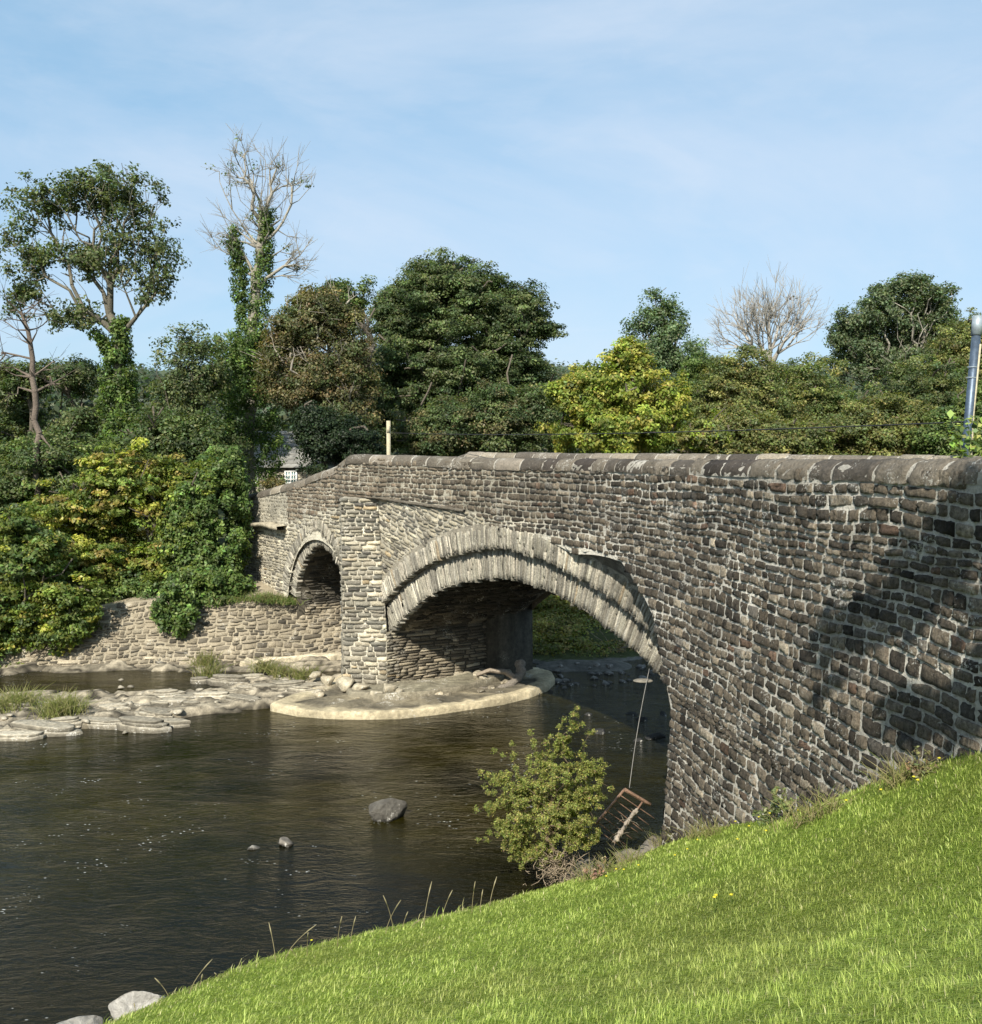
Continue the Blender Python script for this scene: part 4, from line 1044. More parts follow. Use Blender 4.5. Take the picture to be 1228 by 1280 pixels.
tree('domed_tree', 'largest dark green domed tree standing behind the middle of the bridge', 'tree', 56, 575, 3.,
     [(560, 385, 78, 58), (500, 420, 52, 50), (630, 405, 56, 46), (545, 350, 44, 30), (590, 355, 40, 28), (560, 460, 110, 60), (500, 500, 70, 60), (640, 480, 60, 60), (680, 412, 28, 11), (620, 372, 46, 26), (650, 392, 44, 28), (512, 372, 36, 28), (560, 340, 30, 22), (575, 520, 110, 50), (460, 480, 24, 60), (480, 390, 22, 24), (655, 380, 22, 18)],
     nt=320, ncl=4600, per=34, leaf=.2, crad=.55, cols=G_DARK, r0=.4, seed=15, flat=.42, cv=.30, lump=.8)
tree('hedge_tree', 'rounded dark green tree just behind the bridge left of the yellow tree', 'tree', 46, 640, 3., [(620, 530, 60, 46), (560, 540, 46, 40), (670, 520, 36, 40), (520, 545, 34, 36)], nt=120, ncl=1400, per=34, leaf=.16, crad=.42, cols=G_DARK + G_BROWN[:1], r0=.2, seed=16)
tree('yellow_tree', 'bright yellow green maple behind the bridge parapet', 'tree', 41, 775, 2.8,
     [(770, 485, 62, 46), (735, 500, 42, 40), (820, 500, 40, 42), (785, 445, 26, 24), (770, 535, 80, 34), (700, 490, 16, 14)], nt=170, ncl=1150, per=26, leaf=.2, crad=.36, cols=G_YEL + G_YEL + [(.11, .15, .03)], r0=.2, seed=17)
tree('yellow_shrub', 'small yellowish shrub on the right of the yellow green maple', 'bush', 40, 880, 2.8, [(880, 545, 30, 22), (900, 530, 16, 20)], nt=40, ncl=260, per=24, leaf=.18, crad=.3, cols=G_YEL[:1] + G_OLIVE, r0=.08, seed=18)
tree('slender_tree', 'narrow conical green tree top between the yellow maple and the bare tree', 'tree', 58, 828, 3.,
     [(826, 385, 22, 26), (812, 410, 26, 24), (842, 410, 24, 26), (826, 445, 46, 30), (860, 460, 40, 26)], nt=260, ncl=1000, per=9, leaf=.21, crad=.42, expo=.5, cols=[(.095, .15, .06), (.12, .17, .07)], r0=.2, seed=19, gapn=1, bark=(.2, .19, .16))
tree('bare_tree', 'leafless pale branched tree on the skyline right of centre', 'tree', 68, 962, 4.,
     [(962, 395, 58, 40), (935, 410, 38, 32), (995, 400, 34, 36), (910, 430, 22, 14)], nt=420, ncl=10, per=5, pwt=.7, leaf=.22, crad=.3, cols=[(.2, .17, .12)], r0=.26, expo=.5, seed=20, start=[(962, 470), (962, 445)], bark=(.36, .335, .29), twigs=800, gapn=1, tipr=.018, step=.6)
tree('round_airy_tree', 'big round airy green tree on the skyline near the right edge', 'tree', 62, 1130, 3.5,
     [(1125, 395, 56, 44), (1080, 420, 42, 40), (1165, 390, 36, 36), (1150, 425, 52, 40), (1095, 455, 60, 30), (1145, 362, 26, 20)], nt=900, ncl=3600, per=9, leaf=.23, crad=.42, expo=.5, pwt=.5, cols=[(.10, .14, .06), (.125, .16, .07), (.08, .12, .05)], r0=.4, seed=21, gapn=1, bark=(.24, .22, .18))
wood = [('olive green tree below the bare tree on the right', 50, [(930, 480, 56, 42), (900, 500, 40, 44), (960, 520, 50, 40)], G_OLIVE),
        ('mid green tree between the bare tree and the round airy tree', 53, [(1010, 480, 52, 36), (1040, 510, 50, 40), (985, 530, 60, 40)], G_OLIVE + G_MID),
        ('dense dull green tree right below the round airy tree', 54, [(1160, 480, 58, 40), (1120, 500, 48, 40), (1190, 520, 50, 50)], G_DARK + G_OLIVE[:2]),
        ('yellowish olive tree rising at the right edge behind the grey pole', 57, [(1200, 440, 44, 42), (1228, 430, 40, 46), (1215, 480, 50, 44)], G_OLIVE),
        ('low bushy olive tree behind the parapet left of the grey pole', 44, [(1100, 530, 60, 34), (1060, 545, 48, 28), (1140, 540, 44, 34)], G_OLIVE + [(.14, .15, .045)]),
        ('low green tree behind the parapet right of the yellow shrub', 43, [(960, 545, 44, 26), (1000, 550, 44, 24), (925, 540, 34, 30)], G_OLIVE + [(.15, .16, .05)]),
        ('dark green tree between the slender tree and the bare tree', 52, [(880, 480, 40, 36), (860, 510, 36, 40), (890, 530, 30, 30)], G_MID),
        ('shaded green tree behind the grey pole at the right edge', 42, [(1180, 545, 34, 34), (1220, 530, 40, 46)], G_MID)]
for i, (lab, Yd, bl, cl_) in enumerate(wood):
    tree('woodland_tree', lab, 'tree', Yd, bl[0][0], 3., bl + [(b[0], b[1] + 30, b[2] * 1.05, b[3]) for b in bl], nt=90, ncl=1100, per=32, leaf=.17, crad=.46, cols=cl_, r0=.22, seed=40 + i, group='trees of the wood beyond the bridge', flat=.5, cv=.26)
# dead pale twigs standing in the wood
# far skyline wood
acc = Acc(); rng = np.random.default_rng(91)
cx = np.r_[rng.uniform(-150, 150, 2600), rng.uniform(-60, 70, 1500)]; cy = np.r_[rng.uniform(95, 230, 2600), rng.uniform(70, 95, 1500)]
cz = ground_h(cx, cy) + rng.uniform(0, 6, len(cx))
cz = np.minimum(cz, H + cy * (110 / FPX) + 2 * vn(cx * .1, cy * .02, s=3) - 1)
leaves(acc, np.c_[cx, cy, cz], np.tile([0, -.5, .3], (len(cx), 1)), .42, 50, 2.3, .8, [(.05, .075, .035), (.07, .09, .04), (.06, .085, .045)], rng, elong=1.4)
tag(acc.build('far_wood', M['leaf']), 'distant wooded hillside seen in the gaps behind the nearer trees', 'wood', kind='stuff')

# left bank maples and ivy
tree('maple', 'bright yellow green maple bush, tallest on the left bank', 'tree', 33.5, 140, 2.0,
     [(150, 610, 66, 50), (185, 585, 36, 34), (90, 640, 56, 44), (205, 640, 36, 40), (120, 700, 70, 50), (60, 690, 50, 50), (200, 700, 50, 46), (225, 600, 22, 30)], nt=200, ncl=1900, per=24, leaf=.17, crad=.3, cols=G_MAPLE, r0=.12, seed=50, flat=.45, cv=.32)
tree('maple', 'low spreading maple overhanging the water at the left edge', 'tree', 30.2, 20, 1.6,
     [(40, 700, 52, 40), (85, 740, 50, 36), (10, 745, 46, 46), (62, 786, 50, 34), (0, 805, 46, 44), (95, 770, 30, 26), (20, 660, 34, 30), (-30, 720, 60, 80)], nt=160, ncl=1700, per=24, leaf=.16, crad=.3, cols=G_MAPLE[:4] + G_MID, r0=.14, seed=51, flat=.45, cv=.32)
tree('maple', 'green leafy bush between the bright maple and the ivied wall', 'tree', 33., 215, 2.0, [(190, 735, 60, 24), (230, 660, 34, 60), (240, 720, 40, 30), (265, 600, 30, 30)], nt=80, ncl=850, per=24, leaf=.15, crad=.3, cols=G_MID + G_MAPLE[:1], r0=.1, seed=52, flat=.5, cv=.3)
iv = thing('ivy', 'dense curtain of green ivy hanging over the far abutment', 'ivy', at(270, 740, 31.5))
acc = Acc(); rng = np.random.default_rng(53); cen = []; nb = []
for (px, py, rx, ry, n, Yd) in ((255, 680, 44, 90, 1100, 32.6), (290, 655, 20, 95, 550, 33.4), (272, 590, 32, 30, 350, 34), (218, 765, 24, 36, 260, 30.6), (255, 735, 46, 24, 300, 31.6), (295, 735, 22, 14, 100, 32.2)):
    u = rng.uniform(-1, 1, (n, 2)); u = u[(u ** 2).sum(1) < 1]
    for a, b in u:
        if vn((px + a * rx) * .07, (py + b * ry) * .05, s=77) < .13 + .28 * (a * a + b * b) ** 2: continue
        p = at(px + a * rx, py + b * ry, Yd + rng.uniform(-.25, .3) + .5 * (vn(a * 3, b * 4, s=n) - .5)); cen.append(p); nb.append([-.2, -1, .2])
leaves(acc, np.array(cen), np.array(nb), .085, 36, .2, .9, IVY + [(.10, .155, .035)], rng, up=.5, cvar=.3)
acc.build('ivy_leaves', M['leaf'], iv, False, at(270, 740, 31.5))
for i, (px_, Yd, bl, cl_, lab) in enumerate(((-130, 31.5, [(-130, 740, 70, 60), (-180, 700, 70, 70), (-90, 790, 60, 50)], G_MID, 'bushy green maple past the left edge of the view'),
        (-260, 44, [(-260, 500, 110, 90), (-200, 560, 90, 70), (-330, 560, 90, 80)], G_DARK, 'dark tree past the left edge, behind the bank'), (-480, 46, [(-480, 520, 120, 100), (-400, 570, 90, 70), (-560, 570, 100, 80)], G_OLIVE, 'olive tree farthest past the left edge'),
        (-330, 33, [(-330, 720, 90, 70), (-270, 760, 70, 60), (-420, 740, 90, 70)], G_MAPLE, 'yellow green bush farthest past the left edge'), (-90, 48, [(-90, 480, 80, 70), (-60, 540, 80, 60), (-140, 540, 80, 60)], G_MID, 'green tree just past the left edge behind the snag'))):
    tree('bank_tree', lab, 'tree', Yd, px_, 1.8, bl, nt=90, ncl=900, per=24, leaf=.19, crad=.42, cols=cl_, r0=.2, seed=120 + i)
# beyond the arch
tree('river_bush', 'sunlit bush with a shaded side framed by the main arch', 'bush', 33.6, 720, .4, [(700, 815, 44, 22, -1.4), (660, 815, 30, 24, -1.4), (745, 820, 36, 18, -1.4), (690, 760, 40, 36, 2.6), (650, 765, 34, 40, 2.4), (730, 745, 50, 36, 3.), (760, 790, 36, 24, .8), (690, 790, 60, 22, .6), (730, 775, 50, 22, 1.8)], nt=90, ncl=2100, per=26, leaf=.13, crad=.32, cols=[(.24, .24, .055), (.19, .21, .05), (.28, .25, .07), (.14, .17, .04)], r0=.08, seed=60, flat=.6)
tree('bank_scrub', 'low brownish scrub on the bank at the right end of the arch view', 'bush', 32.2, 800, .2, [(800, 825, 34, 14), (770, 815, 26, 14), (830, 815, 24, 20)], nt=60, ncl=260, per=22, leaf=.12, crad=.24, cols=[(.24, .19, .08), (.2, .17, .07), (.17, .17, .05)], r0=.04, seed=61, twigs=80, bark=(.3, .25, .18))
tree('back_tree', 'green tree right behind the main arch opening, seen beneath the soffit', 'tree', 39, 780, 1.5, [(780, 770, 60, 50), (840, 760, 50, 60), (740, 720, 60, 50), (690, 730, 50, 50)], nt=80, ncl=1000, per=26, leaf=.16, crad=.4, cols=[(.22, .23, .055), (.17, .19, .045), (.26, .24, .065)], r0=.15, seed=62)

# ------------------------------------------------------------------ near shrub
def shrub():
    rng = np.random.default_rng(70); Yd = 13.9; base = at(690, 1092, Yd); base[2] = .55
    root = thing('hawthorn_shrub', 'feathery yellow green shrub standing on the bank edge in front of the river', 'shrub', base)
    B = []
    for px, py, rx, ry in ((685, 1010, 62, 44), (650, 990, 38, 26), (720, 1000, 38, 30), (640, 1040, 34, 26), (690, 960, 44, 24), (720, 1045, 36, 22), (665, 1065, 42, 18), (625, 975, 20, 12), (740, 965, 24, 16), (700, 930, 18, 18), (716, 905, 7, 16), (612, 1010, 14, 8)):
        c = at(px, py, Yd); k = Yd / FPX; B.append((c, V(rx * k, rx * k * .8, ry * k)))
    tips, _ = sample_blobs(B, 900, rng, .25)
    ex = np.array([at(px, py, Yd + rng.uniform(-.3, .3)) for px, py in ((722, 885), (716, 893), (705, 900), (728, 905), (742, 915), (700, 908), (602, 965), (606, 985), (596, 1012), (598, 1050), (752, 950), (764, 985), (618, 938), (640, 930), (664, 915), (730, 930))])
    arr, par, rad, hasc = skeleton(base, np.r_[tips, ex], rng, .04, step=.10, jitter=.12, start=[at(690, 1040, Yd), at(690, 1000, Yd)], tipr=.0022, expo=.55)
    a = Acc(); i = np.arange(1, len(arr)); add_tubes(a, arr[par[i]], arr[i], rad[par[i]], rad[i], (.16, .12, .075), 5)
    a.build('stem', M['bark'], root, True, base)
    a = Acc(); n = 26000
    idx = rng.integers(int(len(arr) * .12), len(arr), n); nb = arr[idx] - (base + [0, 0, .9]); nb /= np.linalg.norm(nb, axis=1, keepdims=True)
    leaves(a, arr[idx] + rng.normal(0, .02, (n, 3)), nb, .0165, 4, .024, .8, [(.24, .27, .06), (.19, .235, .05), (.30, .30, .08), (.14, .18, .04)], rng, var=.22, cvar=.25, elong=1.3)
    ti = np.where(~hasc)[0]; leaves(a, arr[ti], np.tile([0, 0, 1.], (len(ti), 1)), .022, 7, .035, 1., [(.26, .25, .09), (.22, .22, .08), (.3, .22, .12)], rng)
    a.build('foliage', M['leaf'], root, False, base)
shrub()

# ------------------------------------------------------------------ grass on the near bank
def grass():
    rng = np.random.default_rng(81); N0 = 2000000
    # sample in plan with density falling with distance
    Yg = 2.6 * (16.6 / 2.6) ** rng.random(N0); Xg = (rng.uniform(-.58, .58, N0)) * Yg
    N1 = 900000; Y1 = 1.0 * 14. ** rng.random(N1); X1 = rng.uniform(-1.6, 1.6, N1) * Y1; k_ = (np.abs(X1) > .58 * Y1) | (Y1 < 2.6); Xg = np.r_[Xg, X1[k_]]; Yg = np.r_[Yg, Y1[k_]]; N0 = len(Xg)
    w = rng.random(N0)
    zn_, d = near_h(Xg, Yg)
    wallx = np.interp(Yg, [5, 8.5, 12, 15.7], [4.72, 4.2, 3.62, 2.95]) 
    k = (d > -.12) & (Xg < wallx - .02) & (zn_ > .25)
    k &= (w < np.clip(1.25 - .25 * (Yg / 8), .4, 1))
    Xg = Xg[k]; Yg = Yg[k]; Zg = zn_[k]; d = d[k]; n = len(Xg)
    edge = np.clip(1 - d / .5, 0, 1); wedge = np.clip(1 - (wallx[k] - Xg) / .35, 0, 1)
    cl_ = fbm(Xg * 1.1, Yg * 1.1, s=44); c2 = fbm(Xg * 5, Yg * 5, s=45)
    hgt = (.028 + .030 * rng.random(n)) * (.7 + .9 * c2) * (1 + .9 * edge * rng.random(n) + 1.0 * wedge * rng.random(n))
    hgt *= np.where(rng.random(n) < .02, 1.7, 1)
    wid = (.0014 + .0007 * rng.random(n)) * (.55 + Yg / 6)
    th = rng.normal(math.radians(-35), .8, n) + (c2 - .5) * .8
    lean = rng.uniform(.3, 1.4, n)
    dx = np.cos(th) * lean; dy = np.sin(th) * lean
    base = np.c_[Xg, Yg, Zg - .008]
    side = np.c_[-np.sin(th + rng.normal(0, .6, n)), np.cos(th), 0 * th]; side[:, 0] = np.abs(side[:, 0]) * .5 + .5; side /= np.linalg.norm(side, axis=1, keepdims=True)
    mid = base + np.c_[dx * .35, dy * .35, np.ones(n) * .62] * hgt[:, None]
    tip = base + np.c_[dx, dy, np.ones(n) * (1.05 - .35 * np.clip(lean, 0, 1.2))] * hgt[:, None]
    v = np.stack([base - side * wid[:, None], base + side * wid[:, None], mid + side * wid[:, None] * .8, mid - side * wid[:, None] * .8, tip], 1)
    pal = np.array([(.35, .43, .10), (.41, .48, .125), (.29, .38, .085), (.45, .49, .16), (.52, .48, .26)]); kk = rng.choice(5, n, p=[.36, .3, .2, .11, .03])
    kk = np.where((rng.random(n) < .45 * edge + .45 * wedge) & (rng.random(n) < .6), 4, kk)
    c = pal[kk] * (1. + .2 * (cl_ - .5) + .3 * (c2 - .5))[:, None] * np.exp(rng.normal(0, .14, (n, 1)))
    br = np.clip((fbm(Xg * .8, Yg * .8, s=47) - .56) * 6, 0, 1)[:, None]; c = c * (1 - .25 * br) + np.array([.34, .32, .12]) * .25 * br
    a = Acc(); b5 = (np.arange(n) * 5)[:, None]
    cc = np.repeat(c, 5, 0)
    a.v.append(v.reshape(-1, 3)); a.c.append(cc); a.f.append(b5 + np.array([[0, 1, 2, 3]])); a.f.append(b5 + np.array([[3, 2, 4]])); a.n = 5 * n
    tag(a.build('grass', M['grass']), 'sunlit mown green grass covering the near bank', 'grass', kind='stuff')
grass()

def blades(name, label, cat, spots, hr, nper, cols, group=None, wid=.004, spread=.12, seed=1, lean=.5, kind=None):
    rng = np.random.default_rng(seed)
    for j, p in enumerate(spots):
        p = np.asarray(p, float)
        n = nper; a = Acc(); b = rng.normal(0, spread, (n, 3)); b[:, 2] = -.02
        L = rng.uniform(*hr, n); d = np.c_[rng.normal(0, lean, n), rng.normal(0, lean, n), np.ones(n)]; d /= np.linalg.norm(d, axis=1, keepdims=True)
        c = np.array(cols)[rng.integers(len(cols), size=n)]
        m = b + d * L[:, None] * .55; t = m + (d + np.c_[d[:, :2] * .8, -.25 * np.ones(n)]) * L[:, None] * .45
        add_tubes(a, b, m, wid, wid * .8, c, 3); add_tubes(a, m, t, wid * .8, wid * .2, c, 3)
        o = a.build(name, M['grass']); o.location = p; tag(o, label[j] if isinstance(label, list) else label, cat, group)
gz = lambda x, y: float(ground_h(np.array([x]), np.array([y]))[0])
def onbank(px, py):
    """point of the near bank under a pixel"""
    Yd = np.arange(3, 20, .03); P = np.array([at(px, py, y) for y in Yd]); g = ground_h(P[:, 0], P[:, 1])
    k = np.where(P[:, 2] < g)[0]
    if len(k) == 0: return at(px, py, 13)
    k = k[0]; return V(P[k, 0], P[k, 1], g[k])
# tufts on the river shelf
tp = [(12, 885), (75, 888)]
blades('reed_tuft', ['green bushy tuft of reeds on the rock shelf at the left edge', 'straw coloured tuft of dry grass on the rock shelf'], 'grass tuft', [atz(18, 886, .15), atz(76, 892, .15)], (.3, .75), 420, [(.22, .26, .07), (.27, .29, .09), (.36, .33, .16)], 'tufts on the rock shelf', .008, .24, 5, .45)
blades('grass_tuft', 'green grass tuft rooted among the slabs near the small arch', 'grass tuft', [atz(262, 845, .1), atz(378, 848, .12), atz(350, 845, .12), atz(256, 830, .15), atz(330, 838, .12)], (.2, .6), 130, [(.17, .2, .05), (.22, .23, .07), (.3, .27, .12)], 'grass tufts among the slabs', .009, .18, 6, .45)
blades('grass_tuft', 'small green tuft sprouting along the top of the far retaining wall', 'grass tuft', [at(x_, y_, 31.6) for x_, y_ in ((238, 757), (285, 752), (302, 750), (318, 749), (332, 750), (346, 752), (362, 754), (140, 765))], (.15, .4), 120, [(.13, .19, .05), (.18, .23, .06), (.25, .24, .1)], 'tufts on the retaining wall', .012, .22, 16, .6)
# tall dry stems on the brow
rng = np.random.default_rng(6)
pts = [onbank(px, py + 14) for px, py in ((205, 1228), (212, 1236), (236, 1232), (250, 1222), (276, 1212), (345, 1192), (356, 1188), (372, 1186), (384, 1184), (422, 1172), (438, 1168), (482, 1156), (492, 1152), (503, 1150), (512, 1148), (530, 1144), (552, 1140), (120, 1262), (128, 1270), (170, 1258), (600, 1128), (612, 1122), (636, 1116), (590, 1130))]
def stem(p, L, lean, col, head=None, name='seeding_grass', label='', cat='grass', group=None):
    a = Acc(); t = np.linspace(0, 1, 8)[:, None]; q = np.c_[lean[0] * t ** 1.7, lean[1] * t ** 1.7, t] * L
    add_path(a, q, np.linspace(.0048, .0024, 8), col, 5)
    if head is None: add_path(a, q[5:] + 0, [.004, .007, .003], (.38, .33, .2), 5)
    o = a.build(name, M['grass']) if head is None else None
    if head is None: o.location = p; tag(o, label, cat, group); return
    r = thing(name, label, cat, p, group); a.build('stalk', M['grass'], r)
    a = Acc(); v, f = ICO[2]; v = v * [.014, .014, .007]; ang = np.arctan2(v[:, 1], v[:, 0]); v = v * (1 + .18 * np.cos(ang * 9))[:, None] * [1, 1, 1]
    a.add(v + q[-1], f, head); a.build('flower_head', M['grass'], r)
for p in pts:
    stem(p + [0, 0, -.02], rng.uniform(.12, .5), (rng.normal(0, .45), rng.normal(0, .3)), (.33, .28, .16), label='tall dry grass stem leaning out over the river from the bank edge', group='dry grass stems on the bank edge')
fl = [(893, 1137), (900, 1132), (915, 1127), (925, 1034), (938, 1038), (950, 1026), (962, 1026), (988, 1012), (1003, 1022), (1012, 1017), (1100, 990), (1155, 985), (1175, 950), (1195, 930), (1210, 922), (1140, 978), (875, 1058), (920, 1050), (862, 1060), (800, 1085), (770, 1095), (842, 1072), (478, 1152), (385, 1182), (1060, 1005), (760, 1098), (780, 1088), (960, 1040)]
for px, py in fl:
    p = onbank(px, py + 8)
    stem(p, rng.uniform(.07, .16), (rng.normal(0, .25), rng.normal(0, .2)), (.12, .17, .04), head=(.66, .58, .05), name='dandelion', label='yellow dandelion flower growing in the grass of the near bank', cat='flower', group='yellow dandelions in the grass')
# long straw and weeds at the foot of the wing wall and in the eroded edge
sp = [onbank(px, py) for px, py in ((815, 1062), (830, 1056), (850, 1050), (872, 1048), (790, 1080), (765, 1092), (740, 1100), (895, 1044), (1010, 1030), (1040, 1018), (1120, 985), (1140, 975), (700, 1104), (655, 1112), (620, 1120), (590, 1132))]
blades('straw_tuft', 'straw coloured tuft of long grass along the bank edge and wall foot', 'grass tuft', sp, (.1, .34), 90, [(.3, .28, .11), (.22, .25, .07), (.36, .31, .16)], 'straw tufts along the wall foot', .0045, .10, 7, .45)
def weed(px, py, R_, n, cols, label, seed, leaf=.03):
    rng = np.random.default_rng(seed); p = onbank(px, py); r = thing('leafy_weed', label, 'weed', p)
    tips = p + np.abs(rng.normal(0, 1, (30, 3))) * [0, 0, R_] + rng.normal(0, 1, (30, 3)) * [R_ * .5, R_ * .3, .02]; tips[:, 2] = np.maximum(tips[:, 2], p[2] + .03)
    arr, par, rad, hasc = skeleton(p, tips, rng, .01, step=.05, tipr=.002)
    a = Acc(); i = np.arange(1, len(arr)); add_tubes(a, arr[par[i]], arr[i], rad[par[i]], rad[i], (.14, .15, .06), 4); a.build('stem', M['bark'], r, False, p)
    a = Acc(); idx = rng.integers(1, len(arr), n); leaves(a, arr[idx], np.tile([0, -.4, .5], (n, 1)), leaf, 5, .035, 1., cols, rng); a.build('foliage', M['leaf'], r, False, p)
weed(965, 1032, .22, 130, [(.12, .16, .05), (.16, .2, .07)], 'leafy green weed against the foot of the wing wall', 1)
weed(985, 1026, .16, 60, [(.16, .2, .06)], 'smaller weed right of the leafy green weed at the wall foot', 2)
weed(1150, 975, .14, 60, [(.22, .18, .09), (.17, .17, .07)], 'dry brownish weed at the top of the wall foot near the right edge', 3)
weed(725, 1098, .15, 70, [(.10, .16, .04)], 'green weed in the eroded bank right of the shrub', 4)
weed(745, 1100, .12, 40, [(.3, .22, .12)], 'dead brown weed among the boulders beside the rusty frame', 5)
# roots / debris heap below the shrub
def debris():
    rng = np.random.default_rng(9); c = at(697, 1084, 13.75)
    a = Acc()
    for k in range(300):
        p = c + rng.normal(0, 1, 3) * [.16, .12, .12]; d = rng.normal(0, 1, 3); d /= np.linalg.norm(d); L = rng.uniform(.06, .26)
        q = [p - d * L / 2, p + rng.normal(0, .02, 3), p + d * L / 2]; add_path(a, q, [.003, .005, .002], np.array([.34, .27, .19]) * rng.uniform(.6, 1.3), 5)
    o = a.build('driftwood_heap', M['bark'], None, False, c); o.location = c; tag(o, 'tangled heap of pale roots and dead twigs under the shrub', 'debris')
debris()

# ------------------------------------------------------------------ rusty frame on the bank
def frame():
    Yd = 15.0
    P = {k: at(px, py, Yd + dy) for k, (px, py, dy) in dict(tl=(781, 987, 0), tr=(813, 1006, .1), bl=(745, 1030, -.3), m0=(803, 1003, .05), m1=(767, 1056, -.45), br=(790, 1070, -.6)).items()}
    o = P['bl']; r = thing('rusty_frame', 'rusty iron river grid frame tilted on the bank beside the wing wall', 'metal frame', o)
    def bar(nm, a, b, w):
        ac = Acc(); a = np.asarray(a); b = np.asarray(b); add_path(ac, np.linspace(a, b, 6), w, (.5, .5, .5), 6); return ac.build(nm, M['rust'], r, False, o)
    bar('top_bar', P['tl'], P['tr'], .032); bar('side_bar', P['tl'], P['bl'], .022)
    dn = (P['m1'] - P['m0'])
    bar('middle_bar', P['m0'], P['m0'] + dn * .96, .016)
    low = at(912, 1100, 1)  # unused direction anchor
    for i in range(7):
        t = .14 + i * .135
        a = P['tl'] + (P['bl'] - P['tl']) * t * 1.15; b = a + (P['tr'] - P['tl']) * (1.35 - .05 * i) + V(0, 0, -.03 * (i % 3)) + V(.0, .0, -.05)
        bar('rung', a, b, .008)
    q = Acc(); rng = np.random.default_rng(3)
    q = Acc()
    t = np.linspace(.18, .95, 40)[:, None]; C_ = P['m0'] + dn * t + rng.normal(0, .006, (40, 3)); C_[:, 2] += .02
    add_path(q, C_, .02 + .028 * vn(np.arange(40) * .45, np.zeros(40), s=5) + rng.normal(0, .003, 40), V(.34, .29, .23), 9)
    for k in range(24):
        p0 = C_[rng.integers(40)]; dv = rng.normal(0, 1, 3) * .07; add_path(q, [p0, p0 + dv, p0 + dv * 1.4 + [0, 0, -.03]], [.004, .003, .002], V(.3, .25, .18), 4)
    q.build('caught_debris', M['bark'], r, False, o)
frame()
# hanging cable with wooden float
def hang():
    a = at(812, 836, 16.6); b = at(787, 985, 15.05); c = at(804, 851, 16.6)
    r = thing('hanging_line', 'thin grey line hanging from the arch down to the rusty frame with a pale float', 'rope', b)
    ac = Acc(); t = np.linspace(0, 1, 24)[:, None]; P_ = a * (1 - t) + b * t; P_[:, 0] += .12 * np.sin(t[:, 0] * PI) * -.2; add_path(ac, P_, .0055, (.3, .3, .3), 5); ac.build('line', M['rope'], r, False, b)
    ac = Acc(); v, f = ICO[3]; v = v * [.17, .12, .03]; ac.add(v + c, f, (.22, .2, .16)); ac.build('float', M['rock'], r, True, b)
hang()
# driftwood log at the pier
def log():
    k = [at(650, 828, 27.6), at(652, 842, 27.3), at(640, 855, 26.9), at(622, 863, 26.6), at(600, 862, 26.4)]
    o = k[0]; r = thing('driftwood_log', 'curved grey driftwood trunk stranded on the apron against the pier', 'driftwood', o)
    def sm(k, n=24):
        k = np.array(k); x = np.linspace(0, len(k) - 1, n); return np.stack([np.interp(x, range(len(k)), k[:, i]) for i in range(3)], 1)
    a = Acc(); P_ = sm(k); add_path(a, P_, np.linspace(.15, .07, 24) * (1 + .15 * np.sin(np.arange(24) * 1.7)), (.24, .21, .17), 9); a.build('log', M['bark'], r, False, o)
    a = Acc(); P_ = sm([at(596, 844, 26.9), at(612, 838, 27), at(632, 840, 27.1), at(648, 850, 27.1)]); add_path(a, P_, np.linspace(.05, .09, 24), (.3, .25, .19), 8); a.build('branch', M['bark'], r, False, o)
log()

